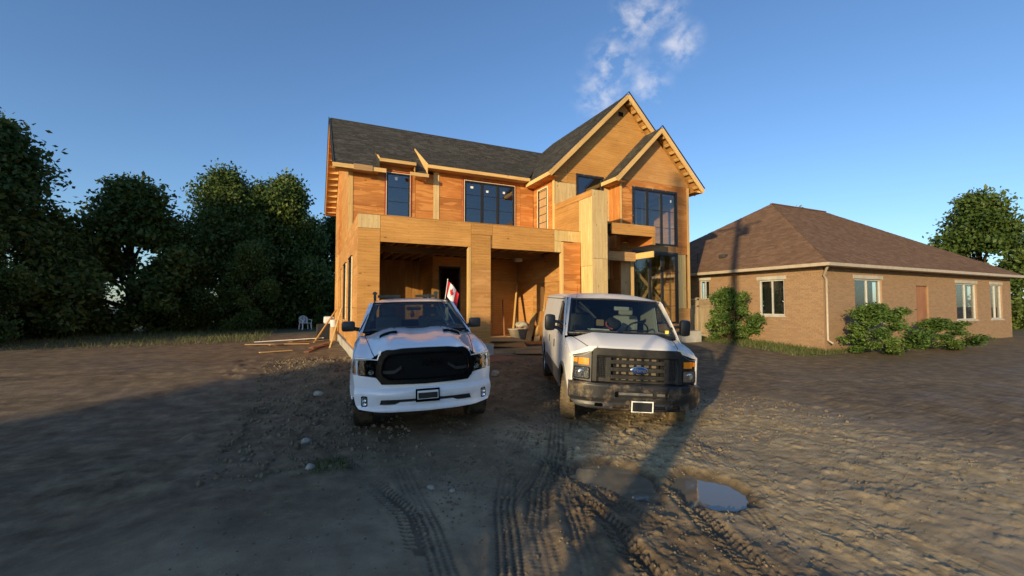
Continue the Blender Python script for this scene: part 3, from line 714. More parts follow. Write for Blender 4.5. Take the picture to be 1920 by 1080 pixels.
# porch recess with the front door opening
PF = plane('front', 2.9)
wall(PF, rect(8.12, 10.14, .6, 4.3), [], [3.0], W_LUM2, [(8.35, 9.3, .6, 3.4)], rot=True)
mb = MB(); mb.box(8.33, 9.32, 2.93, 2.96, .6, 3.42); mb.build('door_opening_dark', BLK_MATTE, house)  # black sheet standing in for the darkness inside the doorway
for x in (8.30, 8.82, 9.28):
    mb = MB(); mb.box(x, x + .06, 2.86, 2.92, .6, 3.45); mb.build('door_frame', FRAME, house)
mb = MB(); mb.box(8.13, 10.12, 1.82, 2.88, 4.3, 4.36); mb.build('porch_ceiling', W_TAN, house)
mb = MB(); mb.box(8.13, 10.10, .3, 2.9, .2, .5); mb.build('porch_slab', CONC, house)

# canopy box over the porch
CF = plane('front', -.36)
mb = MB(); mb.box(8.52, 10.58, -.378, -.36, 4.39, 4.79); mb.build('canopy_fascia', W_TAN, house)
mb = MB(); mb.box(8.16, 8.50, -.30, -.28, 4.42, 4.82); mb.build('canopy_return', GREY_PL, house)
mb = MB(); mb.box(8.14, 10.5, -.34, 1.07, 4.74, 4.78); mb.build('canopy_deck', W_TAN, house)
mb = MB(); mb.box(10.5, 10.56, -.357, 1.08, 4.12, 4.74); mb.build('canopy_side_panel', W_ORANGE, house)
mb = MB(); mb.box(10.43, 10.58, -.374, -.358, 4.10, 4.386); mb.build('canopy_leg_board', W_TAN, house)
for x in np.arange(8.3, 10.4, .4):
    mb = MB(); mb.box(x, x + .04, -.33, 1.06, 4.55, 4.735); mb.build('joist', W_LUM2, house)
mb = MB(); mb.box(10.44, 10.50, -.38, 1.075, 3.63, 3.86); mb.build('canopy_support_beam', W_LUM, house)
mb = MB(); mb.box(8.13, 10.43, .55, .61, 3.55, 3.9); mb.build('canopy_cross_beam', W_LUM2, house)

# windows ----------------------------------------------------------
def window(kind, k, u0, u1, v0, v1, cols, rows, tape=None, stickers=(), depth=.0, fr=.05, label=None, memb=0.0):
    pl = plane(kind, k)
    mb = MB()
    def pbox(mb, a, b_, c, d, w0, w1):
        P = [Vector(pl(a if i & 1 == 0 else b_, c if i & 2 == 0 else d, w0 if i & 4 == 0 else w1)) for i in range(8)]
        lo = Vector([min(p[i] for p in P) for i in range(3)]); hi = Vector([max(p[i] for p in P) for i in range(3)])
        mb.box(lo.x, hi.x, lo.y, hi.y, lo.z, hi.z)
    pbox(mb, u0, u1, v0, v0 + fr, -.06, .03); pbox(mb, u0, u1, v1 - fr, v1, -.06, .03)
    pbox(mb, u0, u0 + fr, v0 + fr, v1 - fr, -.06, .03); pbox(mb, u1 - fr, u1, v0 + fr, v1 - fr, -.06, .03)
    w = mb.build('window', FRAME, house, label=label)
    n = len(cols) - 1
    for i in range(n):
        a = u0 + fr + (u1 - u0 - 2 * fr) * cols[i]; b_ = u0 + fr + (u1 - u0 - 2 * fr) * cols[i + 1]
        if i > 0:
            mb = MB(); pbox(mb, a - .035, a + .035, v0 + fr, v1 - fr, -.05, .022); mb.build('mullion', FRAME, w)
        sa, sb = a + (.035 if i else 0), b_ - (.035 if i < n - 1 else 0)
        if n > 1:
            mb = MB(); s_ = .028
            for q in ((sa, sb, v0 + fr, v0 + fr + s_), (sa, sb, v1 - fr - s_, v1 - fr), (sa, sa + s_, v0 + fr + s_, v1 - fr - s_), (sb - s_, sb, v0 + fr + s_, v1 - fr - s_)): pbox(mb, *q, -.04, .008)
            mb.build('sash', FRAME if i != 1 else BLK_SATIN, w)
        mb = MB(); pbox(mb, sa, sb, v0 + fr, v1 - fr, -.022, -.016); mb.build('pane', G_WIN, w)
        for r_ in rows:
            v = v0 + (v1 - v0) * r_; mb = MB(); pbox(mb, sa + .02, sb - .02, v - .009, v + .009, -.014, -.006); mb.build('glazing_bar', FRAME, w)
    for (u, v, s1, s2) in stickers:
        mb = MB(); pbox(mb, u, u + s1, v, v + s2, -.0155, -.0145); mb.build('sticker', PAPER, w)
    if tape is not None:
        T_ = .065
        for q in ((u0 - T_, u1 + T_, v1, v1 + T_), (u0 - T_, u0, v0 - .02, v1), (u1, u1 + T_, v0 - .02, v1)):
            mb = MB(); pbox(mb, *q, .019, .0225); mb.build('window_tape', tape, w)
        if tape is REDTAPE:
            for q in ((u0 - .018, u1 + .018, v1, v1 + .02), (u0 - .02, u0, v0, v1), (u1, u1 + .02, v0, v1)):
                mb = MB(); pbox(mb, *q, .023, .031); mb.build('foam_bead', WHITETAPE, w)
    return w
window('front', 3.6, *W1, [0, 1], [.36, .68], REDTAPE, [(1.62, 6.52, .1, .11)], label='narrow upper window with red tape at the left')
window('front', 3.6, *W2, [0, .335, .665, 1], [.36, .68], REDTAPE, [(4.62, 6.55, .12, .09), (5.30, 6.45, .10, .09), (6.05, 6.48, .10, .09)], label='wide three sash upper window with red tape')
window('front', 1.8, *BG, [0, 1], [], MEMBRANE, label='upper window half hidden behind the tall pale wing wall')
window('front', 1.1, *UW, [0, .31, .655, 1], [.33, .64], MEMBRANE, [(12.85, 6.25, .07, .12)], label='tall triple window of the upper bay')
window('front', 1.1, *LW, [0, .36, .66, 1], [.25, .48, .72], MEMBRANE, label='tall lower bay window showing crossed braces inside')
for q in SW[:2]:
    w_ = window('left', 0, *q, [0, 1], [], None, fr=.07, label='tall narrow window in the garage side wall')
    pl = plane('left', 0)
    for (a, b_) in ((q[0] - .06, q[0]), ):
        mb = MB(); mb.box(-.03, -.002, a, b_, q[2], q[3]); mb.build('foam_bead', WHITETAPE, w_)
    mb = MB(); mb.box(-.05, -.002, q[0] - .05, q[1] + .05, q[3], q[3] + .035); mb.build('drip_flashing', MEMBRANE, w_)
mb = MB(); mb.box(.03, .05, 6.6, 7.5, 1.3, 3.38); mb.build('temporary_window_board', W_LUM, house)

# interior: walls, floors, joists ------------------------------------
IB = plane('front', 4.8)
DO = (3.72, 4.52, .42, 3.38)
wall(IB, rect(3.4, 7.3, .42, 3.86), [4.6, 6.1], [2.9], W_TAN, [DO], rot=False)
IL = plane('left', 3.4); wall(IL, rect(4.82, 7, .42, 3.86), [], [2.5], W_TAN)
ID = plane('front', 7.0); wall(ID, rect(.2, 3.4, .42, 3.86), [1.1, 3.0], [], W_GOLD, rot=True)
IR = plane('left', 7.3); wall(IR, rect(.2, 4.8, .42, 3.86), [1.3, 3.3], [2.72], W_GOLD)
IX = plane('right', .16); wall(IX, rect(.2, 7, .42, 3.86), [2.0, 4.4], [], W_TAN, SW)
for i, x in enumerate(np.arange(.45, 7.2, .41)):
    mb = MB(); mb.box(x, x + .06, .2, 6.95, 4.02, 4.06); mb.box(x, x + .06, .2, 6.95, 3.86, 3.90); mb.box(x + .025, x + .035, .2, 6.95, 3.90, 4.02); mb.build('joist', W_LUM, house)
mb = MB(); mb.box(.2, 7.3, 2.4, 2.55, 3.66, 3.86); mb.build('header_beam', W_JOIST, house)
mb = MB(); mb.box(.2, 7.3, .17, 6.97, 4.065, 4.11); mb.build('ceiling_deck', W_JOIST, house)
mb = MB(); mb.box(3.66, 3.72, 4.76, 4.90, .42, 3.42); mb.box(4.52, 4.58, 4.76, 4.90, .42, 3.42); mb.box(3.66, 4.58, 4.76, 4.90, 3.38, 3.45); mb.build('door_frame', BLK_SATIN, house)
mb = MB(); mb.box(3.72, 4.6, 4.85, 4.9, 1.28, 1.33); mb.build('door_guard_rail', BLK_SATIN, house)
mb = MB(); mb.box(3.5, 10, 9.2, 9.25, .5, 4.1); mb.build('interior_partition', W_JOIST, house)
mb = MB(); mb.box(3.4, 13.9, 2.96 + .3, 11.85, .50, .56); mb.build('ground_floor_deck', W_LUM2, house)
mb = MB(); mb.box(.05, 13.9, 3.66, 11.9, 4.12, 4.2); mb.build('upper_floor_deck', W_TAN, house)
mb = MB(); mb.box(8.2, 13.88, 1.9, 3.65, 4.14, 4.2); mb.build('upper_floor_deck', W_TAN, house)
for k_ in (11.9,):
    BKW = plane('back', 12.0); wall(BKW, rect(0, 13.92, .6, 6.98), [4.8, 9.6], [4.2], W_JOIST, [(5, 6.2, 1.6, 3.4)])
mb = MB(); mb.box(10.18, 10.24, 1.85, 6, .6, 4.1); mb.build('interior_partition', W_JOIST, house)
mb = MB(); mb.box(10.2, 13.9, 5.6, 5.66, 4.2, 7.2); mb.build('interior_partition', W_JOIST, house)
for x in np.arange(12.0, 13.85, .41):
    mb = MB(); mb.box(x, x + .045, 4.2, 4.29, .6, 4.1); mb.build('stud', W_LUM, house)
mb = MB(); mb.box(12.0, 13.88, 4.30, 4.315, .6, 4.1); mb.build('plywood_sheet', W_YEL, house)
for y in np.arange(1.3, 5.4, .41):
    mb = MB(); mb.box(13.80, 13.895, y, y + .04, .6, 4.1); mb.build('stud', W_YEL, house)
for x in np.arange(11.9, 13.85, .41):
    mb = MB(); mb.box(x, x + .045, 3.6, 3.69, 4.2, 6.95); mb.build('stud', W_LUM, house)
mb = MB(); mb.bar((11.0, 1.55, 3.55), (12.95, 1.55, 1.75), .03, .14, (0, 0, 1)); mb.build('cross_brace', W_LUM2, house)
mb = MB(); mb.bar((12.95, 1.60, 3.75), (11.1, 1.60, 1.3), .03, .14, (0, 0, 1)); mb.build('cross_brace', W_LUM2, house)
mb = MB(); mb.bar((12.95, 2.6, 3.4), (12.2, 2.6, 1.4), .03, .12, (0, 0, 1)); mb.build('cross_brace', W_LUM, house)
mb = MB(); mb.box(10.24, 13.88, 1.14, 1.22, .6, 1.02); mb.build('window_sill_framing', W_LUM, house)

# roof ---------------------------------------------------------------
def roof_plane(parent, O, U, Vv, poly, mat, deck=True, course=.155, seed=0, thick=.03, name='shingles', deckmat=None):
    """O origin, U along eave, Vv up-slope unit vectors; poly convex in (u,v)"""
    O, U, Vv = Vector(O), Vector(U).normalized(), Vector(Vv).normalized(); Nn = U.cross(Vv)
    if Nn.z < 0: Nn = -Nn
    rr = random.Random(seed); mb = MB(); rnd = []
    v0 = min(p[1] for p in poly); v1 = max(p[1] for p in poly); v = v0 - .001; row = 0
    W = lambda u, v_, w: O + U * u + Vv * v_ + Nn * w
    while v < v1:
        band = clip_rect(poly, -99, 99, v, v + course)
        if area(band) > 1e-4:
            ua = min(p[0] for p in band); ub = max(p[0] for p in band); u = ua - rr.random() * .2
            while u < ub:
                w_ = rr.uniform(.13, .34); cell = clip_rect(band, u + .002, u + w_ - .002, v, v + course)
                if area(cell) > 1e-4:
                    lift = .010 + rr.choice((0, 0, .006)) + rr.random() * .003; rv = rr.random()
                    def H(q): return .004 + lift * max(0, 1 - (q[1] - v) / course)
                    P = [W(q[0], q[1], H(q)) for q in cell]
                    if (P[1] - P[0]).cross(P[2] - P[0]).dot(Nn) < 0: P = P[::-1]; cell = cell[::-1]
                    mb.face(P); rnd.append(rv)
                    for i in range(len(cell)):
                        a, b_ = cell[i], cell[(i + 1) % len(cell)]
                        if abs(a[1] - v) < 1e-4 and abs(b_[1] - v) < 1e-4:
                            mb.face([P[i], W(a[0], a[1], 0), W(b_[0], b_[1], 0), P[(i + 1) % len(cell)]]); rnd.append(rv * .4)
                u += w_
        v += course; row += 1
    o = mb.build(name, mat, parent, merge=False)
    at = o.data.attributes.new('rnd', 'FLOAT', 'FACE'); at.data.foreach_set('value', rnd); o['kind'] = 'stuff'
    if deck:
        mb = MB(); sheet_mesh(mb, lambda a, b_, w: W(a, b_, w), [poly], thick)
        mb.build('roof_deck', deckmat or W_TAN, parent)
    return o
roof = MB().box(-.5, 10.2, 7.66, 7.74, 10.085, 10.125).build('roof', SH_DARK, house)
roof.data.attributes.new('rnd', 'FLOAT', 'FACE')
km = .744; cm = math.sqrt(1 + km * km)             # main slope
def MP(X, Y): return (X, (Y - 3.2) * cm)
YJ1, YJ2 = 4.6, 5.5
for i_, P_ in enumerate(([MP(-.55, 3.2), MP(1.02, 3.2), MP(1.02, YJ2), MP(-.55, YJ2)], [MP(1.02, YJ1), MP(2.30, YJ1), MP(2.30, YJ2), MP(1.02, YJ2)], [MP(2.30, 3.2), MP(2.78, 3.2), MP(2.78, YJ2), MP(2.30, YJ2)],
                     [MP(-.55, YJ2), MP(8.6, YJ2), MP(10.3, 7.7), MP(-.55, 7.7)])):
    roof_plane(roof, (0, 3.2, 6.75), (1, 0, 0), (0, 1, km), P_, SH_DARK, seed=40 + i_)
roof_plane(roof, (0, 12.2, 6.75), (1, 0, 0), (0, -1, km), [(-.55, 0), (14, 0), (10.3, 4.5 * cm), (-.55, 4.5 * cm)], SH_DARK, seed=2, course=.3)
# raised eave sections (lifted sheathing over the windows)
def raised(x0, x1, Yj, seed, xe=0):
    zj = 6.75 + (Yj - 3.2) * km; ze = 7.13; s = (zj - ze) / (Yj - 3.22); cs = math.sqrt(1 + s * s)
    roof_plane(roof, (0, 3.22, ze), (1, 0, 0), (0, 1, s), [(x0, 0), (x1, 0), (x1 + xe, (Yj - 3.22) * cs), (x0, (Yj - 3.22) * cs)], SH_DARK, seed=seed)
    return ze, zj
ze, zj = raised(1.02, 2.30, YJ1, 3); raised(2.78, 7.06, YJ2, 4, 1.55)
def tri_board(x, Yj, ze, zj, mat, t=.02):
    mb = MB(); pl = lambda u, v, w: (x + w, u, v)
    zb = lambda Y: 6.75 + (Y - 3.2) * km + .02
    sheet_mesh(mb, pl, [[(3.24, zb(3.24)), (3.24, ze - .03), (Yj, zj - .01)]], t); return mb.build('eave_side_board', mat, roof)
for x, Yj, mt in ((1.02, YJ1, SH_DARK), (2.30, YJ1, W_TAN), (2.78, YJ2, W_LUM)):
    tri_board(x, Yj, 7.13, 6.75 + (Yj - 3.2) * km, mt)
mb = MB(); mb.bar((2.765, 3.16, 7.10), (2.765, YJ2, 6.75 + (YJ2 - 3.2) * km + .01), .03, .09, (0, -km, 1)); mb.build('eave_side_board', W_LUM, roof)
mb = MB(); mb.bar((1.01, 3.2, 7.13), (1.01, 3.75, 7.42), .03, .06, (0, -km, 1)); mb.build('eave_side_board', W_LUM, roof)
def fascia(x0, x1, z, h=.15, y=3.18, mat=W_LUM, t=.035):
    mb = MB(); mb.box(x0, x1, y - t, y, z - h, z - .004); mb.build('fascia_board', mat, roof)
fascia(-.55, .12, 6.77); fascia(.12, .76, 6.80, .21, 3.15, W_LUM2); fascia(.76, 1.24, 6.77); fascia(1.0, 2.32, 7.14, .12); fascia(2.10, 2.80, 6.77, .13); fascia(2.76, 7.10, 7.14, .13)
mb = MB()
for a_, b__, z_ in ((-.5, 1.0, 6.64), (1.03, 2.28, 7.03), (2.32, 2.76, 6.64), (2.80, 7.06, 7.03)): sheet(lambda u, v, w: (u, 3.22 + v, z_ + w), rect(a_, b__, 0, .36), W_LUM2, parent=roof, name='soffit_board', t=.012)
# left gable rake: barge board, lookouts
for sgn in (0, 1):
    A = Vector((-.53, 3.2 if not sgn else 12.2, 6.66)); B = Vector((-.53, 7.7, 10.02))
    mb = MB(); mb.bar(A, B, .035, .17, (0, -km if not sgn else km, 1)); mb.build('barge_board', W_LUM, roof)
    for i in range(15):
        t = (i + .6) / 15.2; P = A.lerp(B, t)
        mb = MB(); mb.box(-.51, -.02, P.y - .02, P.y + .02, P.z - .07, P.z + .065); mb.build('lookout', W_LUM, roof)
mb = MB(); sheet_mesh(mb, lambda u, v, w: (u, 12.2 - v / cm, 6.655 + v / cm * km + w), [rect(-.51, -.0, 0, .9)], .012); mb.build('soffit_board', W_ORANGE, roof)
sheet(lambda u, v, w: (u, 3.24 + v, 6.62 + w), rect(-.5, -.02, 0, .36), W_LUM, parent=roof, name='soffit_board', t=.015)
sheet(lambda u, v, w: (u, 11.85 + v, 6.60 + w), rect(-.5, -.02, 0, .36), W_ORANGE, parent=roof, name='soffit_board', t=.015)

# big gable: ridge X=10.9, z=10.78; eave X=7.1
kg = (10.78 - 7.0) / (10.9 - 7.1); cg = math.sqrt(1 + kg * kg)
def GP(Y, X): return (Y, (X - 7.1) * cg)
roof_plane(roof, (7.1, 0, 7.0), (0, 1, 0), (1, 0, kg), [GP(1.45, 7.1), GP(1.45, 10.9), GP(7.7, 10.9), GP(8.3, 10.3), GP(3.55, 7.1)], SH_DARK, seed=5)
roof_plane(roof, (14.7, 0, 7.0), (0, 1, 0), (-1, 0, kg), [(1.45, 0), (11.5, 0), (7.7, 3.8 * cg), (1.45, 3.8 * cg)], SH_DARK, seed=6, course=.3)
roof_plane(roof, (0, 11.5, 7.0), (1, 0, 0), (0, -1, kg), [(7.1, 0), (14.7, 0), (10.9, 3.8 * cg)], SH_DARK, seed=7, course=.3)
def barge(p, q, side, mat=W_LUM, w=.04, h=.19, nm='barge_board'):
    k = (q[2] - p[2]) / (q[0] - p[0]); mb = MB(); mb.bar(p, q, w, h, (-k, 0, 1)); return mb.build(nm, mat, roof)
dz = .13
barge((7.06, 1.43, 7.0 - dz), (10.9, 1.43, 10.82 - dz), 0); barge((14.74, 1.428, 7.0 - dz), (10.9, 1.428, 10.82 - dz), 1)
mb = MB(); mb.box(7.065, 7.10, 1.45, 3.5, 6.84, 6.99); mb.build('fascia_board', W_LUM, roof)
for i in range(13):        # lookouts under both rakes
    t = (i + .7) / 13.4
    for s_, x0 in ((1, 7.1), (-1, 14.7)):
        x = x0 + s_ * 3.8 * t; z = 7.0 + 3.78 * t - .12
        mb = MB(); mb.bar((x, 1.46, z), (x, 1.78, z), .11, .038, (-s_ * kg, 0, 1)); mb.build('lookout', W_LUM, roof)
pg = lambda u, v, w: (7.1 + u / cg, 1.46 + v, 6.80 + u / cg * kg + w)
sheet(lambda u, v, w: (7.12 + u, 1.47 + v, 6.83 + w), rect(0, .36, 0, 2.0), W_ORANGE, parent=roof, name='soffit_board', t=.012)

# small gable over the bay: ridge X=12.07, z=9.27
ks = (9.27 - 6.92) / (12.07 - 9.74); cs_ = math.sqrt(1 + ks * ks)
vb = lambda X: (X - 9.74) * cs_
roof_plane(roof, (9.74, 0, 6.92), (0, 1, 0), (1, 0, ks), [(.75, 0), (.75, vb(12.07)), (1.8, vb(12.07)), (1.8, 0)], SH_DARK, seed=8)
roof_plane(roof, (14.40, 0, 6.92), (0, 1, 0), (-1, 0, ks), [(.75, 0), (.75, vb(12.07)), (1.8, vb(12.07)), (1.8, 0)], SH_DARK, seed=9)
barge((9.70, .73, 6.92 - dz), (12.07, .73, 9.31 - dz), 0); barge((14.44, .728, 6.92 - dz), (12.07, .728, 9.31 - dz), 1)
mb = MB(); mb.box(9.70, 9.735, .75, 1.78, 6.76, 6.91); mb.build('fascia_board', W_LUM, roof)
mb = MB(); mb.box(14.405, 14.44, .75, 1.78, 6.76, 6.91); mb.build('fascia_board', W_LUM, roof)
for i in range(8):
    t = (i + .8) / 8.6
    for s_, x0 in ((1, 9.74), (-1, 14.40)):
        x = x0 + s_ * 2.33 * t; z = 6.92 + 2.35 * t - .12
        mb = MB(); mb.bar((x, .76, z), (x, 1.08, z), .11, .038, (-s_ * ks, 0, 1)); mb.build('lookout', W_LUM, roof)
sheet(lambda u, v, w: (13.93 + u, .77 + v, 6.77 + w), rect(0, .47, 0, 1.0), W_TAN, parent=roof, name='soffit_board', t=.012)
sheet(lambda u, v, w: (9.76 + u, .77 + v, 6.77 + w), rect(0, .37, 0, 1.0), W_TAN, parent=roof, name='soffit_board', t=.012)
# dark metal drip edges on the rakes
for p, q in (((7.02, 1.40, 7.03), (10.9, 1.40, 10.86)), ((14.78, 1.40, 7.03), (10.9, 1.40, 10.86)), ((9.66, .70, 6.95), (12.07, .70, 9.35)), ((14.48, .70, 6.95), (12.07, .70, 9.35))):
    k = (q[2] - p[2]) / (q[0] - p[0]); mb = MB(); mb.bar(p, q, .05, .016, (-k, 0, 1)); mb.build('drip_edge', BLK_SATIN, roof)
mb = MB(); mb.bar((-.565, 3.16, 6.78), (-.565, 7.7, 10.15), .03, .03, (0, -km, 1)); mb.bar((-.565, 12.24, 6.78), (-.565, 7.7, 10.15), .03, .03, (0, km, 1)); mb.build('drip_edge', BLK_SATIN, roof)

# ------------------------------------------------------------------ vehicles: shared builders
def shell(outer, holes, fn, thick, du, name, mat, parent, smooth=35, both=True, **kw):
    """flat outline (with holes) cut to a grid, bent by fn(u,v,w) and given thickness"""
    loops = [[Vector((p[0], p[1], 0)) for p in outer]] + [[Vector((p[0], p[1], 0)) for p in h] for h in holes]
    tris = tessellate_polygon(loops); pts = [v for l in loops for v in l]
    bm = bmesh.new(); bv = [bm.verts.new(p) for p in pts]
    for t in tris:
        try: bm.faces.new([bv[i] for i in t])
        except ValueError: pass
    bmesh.ops.remove_doubles(bm, verts=bm.verts, dist=1e-5)
    for ax in (0, 1):
        lo = min(p[ax] for p in pts); hi = max(p[ax] for p in pts); c = math.ceil(lo / du) * du
        while c < hi:
            if c - lo > 1e-3 and hi - c > 1e-3:
                nrm = Vector((1, 0, 0)) if ax == 0 else Vector((0, 1, 0)); co_ = nrm * c
                bmesh.ops.bisect_plane(bm, geom=bm.verts[:] + bm.edges[:] + bm.faces[:], plane_co=co_, plane_no=nrm, dist=1e-5)
            c += du
    bmesh.ops.join_triangles(bm, faces=bm.faces, angle_face_threshold=3, angle_shape_threshold=.6, cmp_seam=False, cmp_sharp=False, cmp_uvs=False, cmp_vcols=False, cmp_materials=False)
    bm.normal_update()
    for f in bm.faces:
        if f.normal.z < 0: f.normal_flip()
    src = {v: v.co.copy() for v in bm.verts}
    front = {v: Vector(fn(c.x, c.y, 0)) for v, c in src.items()}
    if thick:
        back = {v: bm.verts.new(Vector(fn(c.x, c.y, thick))) for v, c in src.items()}
        bed = [e for e in bm.edges if e.is_boundary]
        for f in list(bm.faces): bm.faces.new([back[v] for v in reversed(f.verts)])
        for e in bed:
            l = e.link_loops[0] if e.link_loops else None
            a, b_ = e.verts
            if l and l.vert is not a: a, b_ = b_, a
            bm.faces.new([b_, a, back[a], back[b_]])
    for v, p in front.items(): v.co = p
    bmesh.ops.recalc_face_normals(bm, faces=bm.faces)
    for f in bm.faces: f.smooth = True
    for e in bm.edges:
        if len(e.link_faces) == 2 and e.calc_face_angle(0) > R(smooth): e.smooth = False
    me = bpy.data.meshes.new(name); bm.to_mesh(me); bm.free(); me.materials.append(mat)
    o = bpy.data.objects.new(name, me); COL.objects.link(o); o.parent = parent; return tag(o, **kw)
def mirror(pts): return [(-x, y) for x, y in pts][::-1]
def arc(cx, cy, r, a0, a1, n=14): return [(cx + r * math.cos(R(a0 + (a1 - a0) * i / n)), cy + r * math.sin(R(a0 + (a1 - a0) * i / n))) for i in range(n + 1)]
def rr_(x0, x1, y0, y1, r=.02, n=4):
    o = []
    for cx, cy, a in ((x1 - r, y1 - r, 0), (x0 + r, y1 - r, 90), (x0 + r, y0 + r, 180), (x1 - r, y0 + r, 270)): o += arc(cx, cy, r, a, a + 90, n)
    return o
def clampf(x, a=0, b=1): return max(a, min(b, x))
def ss(a, b, x): t = clampf((x - a) / (b - a)); return t * t * (3 - 2 * t)
def vmat(pos, yawd, roll, pitch):
    a = R(yawd); r = R(roll); p = R(pitch)
    M = Matrix.Rotation(a, 4, 'Z') @ Matrix.Rotation(p, 4, 'X') @ Matrix.Rotation(r, 4, 'Y'); M.translation = Vector(pos); return M

def wheel(parent, x, y, z, r, w, side, rimmat, mud, steer=0, spokes=8, rimr=.62):
    """tyre with tread blocks, rim with spokes; side=-1 left / +1 right"""
    M = Matrix.Translation((x, y, z)) @ Matrix.Rotation(R(steer), 4, 'Z')
    h = w / 2; prof = [(-h * .75, r * rimr), (-h, r * .72), (-h * 1.02, r * .86), (-h * .82, r * .965), (-h * .4, r * .985), (h * .4, r * .985), (h * .82, r * .965), (h * 1.02, r * .86), (h, r * .72), (h * .75, r * rimr)]
    mb = MB(); mb.lathe(prof, 40)
    t = mb.build('tyre', mud, parent, smooth=40, M=M)
    mb = MB(); n = 44
    for k in range(n):
        for j, (a, b_) in enumerate(((-.95, -.52), (-.46, -.04), (.04, .46), (.52, .95))):
            th = 2 * math.pi * (k + (.5 if j % 2 else 0)) / n; ct, st = math.cos(th), math.sin(th)
            rad = Vector((0, ct, st)); tan = Vector((0, -st, ct)); rc = r * (.978 if j in (0, 3) else .99)
            c0 = Vector((a * h, 0, 0)); c1 = Vector((b_ * h, 0, 0)); tw = math.pi * r / n * .62
            P = [c0 + rad * rc - tan * tw, c1 + rad * rc - tan * tw, c1 + rad * rc + tan * tw, c0 + rad * rc + tan * tw]; Q = [p - rad * .012 for p in P]
            mb.face(P); 
            for i in range(4): mb.face([P[i], Q[i], Q[(i + 1) % 4], P[(i + 1) % 4]])
    mb.build('tread', mud, t, merge=False, kind='stuff')
    mb = MB(); s = side; rr = r * rimr
    mb.lathe([(s * h * .78, rr), (s * h * .82, rr * .96), (s * h * .30, rr * .86), (-s * h * .7, rr * .86), (-s * h * .75, rr)], 32)
    mb.lathe([(s * h * .62, 0.001), (s * h * .62, rr * .24), (s * h * .45, rr * .28), (s * h * .40, rr * .34)], 24)
    for k in range(spokes):
        th = 2 * math.pi * k / spokes; d = Vector((0, math.cos(th), math.sin(th)))
        mb.bar(Vector((s * h * .42, 0, 0)) + d * rr * .2, Vector((s * h * .60, 0, 0)) + d * rr * .95, rr * .22, .02, (1, 0, 0))
    mb.lathe([(s * h * .1, 0.001), (s * h * .1, rr * .84)], 24)
    mb.build('rim', rimmat, parent, smooth=30, M=M)
def text_mesh(body, size, depth, mat, parent, M, name='lettering', shear=0, bold=0):
    cu = bpy.data.curves.new('txt', 'FONT'); cu.body = body; cu.size = size; cu.extrude = depth; cu.align_x = 'CENTER'; cu.align_y = 'CENTER'; cu.shear = shear; cu.offset = bold; cu.space_character = 1.1
    o = bpy.data.objects.new('txt', cu); COL.objects.link(o); dg = bpy.context.evaluated_depsgraph_get(); me = bpy.data.meshes.new_from_object(o.evaluated_get(dg)); me.name = name
    bpy.data.objects.remove(o); bpy.data.curves.remove(cu); me.materials.clear(); me.materials.append(mat)
    n = bpy.data.objects.new(name, me); COL.objects.link(n); n.parent = parent; n.matrix_local = M; n['kind'] = 'stuff'; return n
FRONTM = lambda x, y, z: Matrix.Translation((x, y, z)) @ Matrix.Rotation(R(90), 4, 'X')

# ------------------------------------------------------------------ the white pickup
tk = empty('pickup_truck', M=vmat((.321, -6.825, .0), -7.5, -1.2, .5), label='white pickup truck with black grille and flag, parked nose out at the left', cat='pickup truck')
def tbf(l, h): return .02 + .24 * (abs(l) / .95) ** 3 + .10 * max(0, h - .70) + .25 * max(0, .46 - h) ** 1.2
def TF(off=0.0): return lambda u, v, w: (u, tbf(u, v) + off + w, v)
def txs(b, h): return 1.0 - .13 * clampf((.60 - b) / .45) ** 2 - .045 * clampf((h - 1.0) / .35) ** 1.6 - .03 * clampf((.62 - h) / .25) + .006 * math.exp(-((h - 1.0) / .03) ** 2)
def flare(b, h):
    f = 0
    for c in (.98, 4.54):
        d = math.hypot(b - c, (h - .44)); f = max(f, .035 * math.exp(-((d - .50) / .07) ** 2))
    return f
def TS(s): return lambda u, v, w: (s * (txs(u, v) + flare(u, v) - w), u, v)
def fz(b): return 1.10 + .205 * (1 - (1 - clampf((b - .28) / 1.2)) ** 2.4)
for s in (-1, 1):
    fend = [(.27, .86), (.27, 1.08)] + [(b, fz(b) - .035) for b in (.35, .45, .6, .8, 1.0, 1.25, 1.52)] + [(1.52, .52), (1.47, .50)] + arc(.98, .44, .49, 8, 165, 18) + [(.36, .55), (.27, .62)]
    shell(fend, [], TS(s), .02, .14, 'front_fender', P_TRUCK, tk)
    shell([(1.53, .52), (1.53, 1.27), (1.6, 1.345), (2.98, 1.355), (2.98, .5)], [], TS(s), .02, .2, 'door', P_TRUCK, tk)
    shell([(2.99, .5), (2.99, 1.355), (4.10, 1.36), (4.10, .5)], [], TS(s), .02, .2, 'door', P_TRUCK, tk)
    shell([(4.13, .5), (4.13, 1.37), (5.78, 1.37), (5.80, .62), (5.06, .52)] + arc(4.54, .44, .49, 8, 172, 18) + [(4.13, .48)], [], TS(s), .02, .2, 'bed_side', P_TRUCK, tk)
    mb = MB(); mb.tube([(s * (txs(b, h) + .015), b, h) for b, h in arc(.98, .44, .485, 0, 172, 20)], .016, 6); mb.build('wheel_arch_lip', P_TRUCK, tk, smooth=60)
    for c in (.98, 4.54):
        mb = MB(); mb.lathe([(s * .95, .50), (s * .55, .50), (s * .55, .02)], 18, c=(0, c, .44), a0=-.1, a1=math.pi + .1); mb.build('wheel_well', BLK_MATTE, tk)
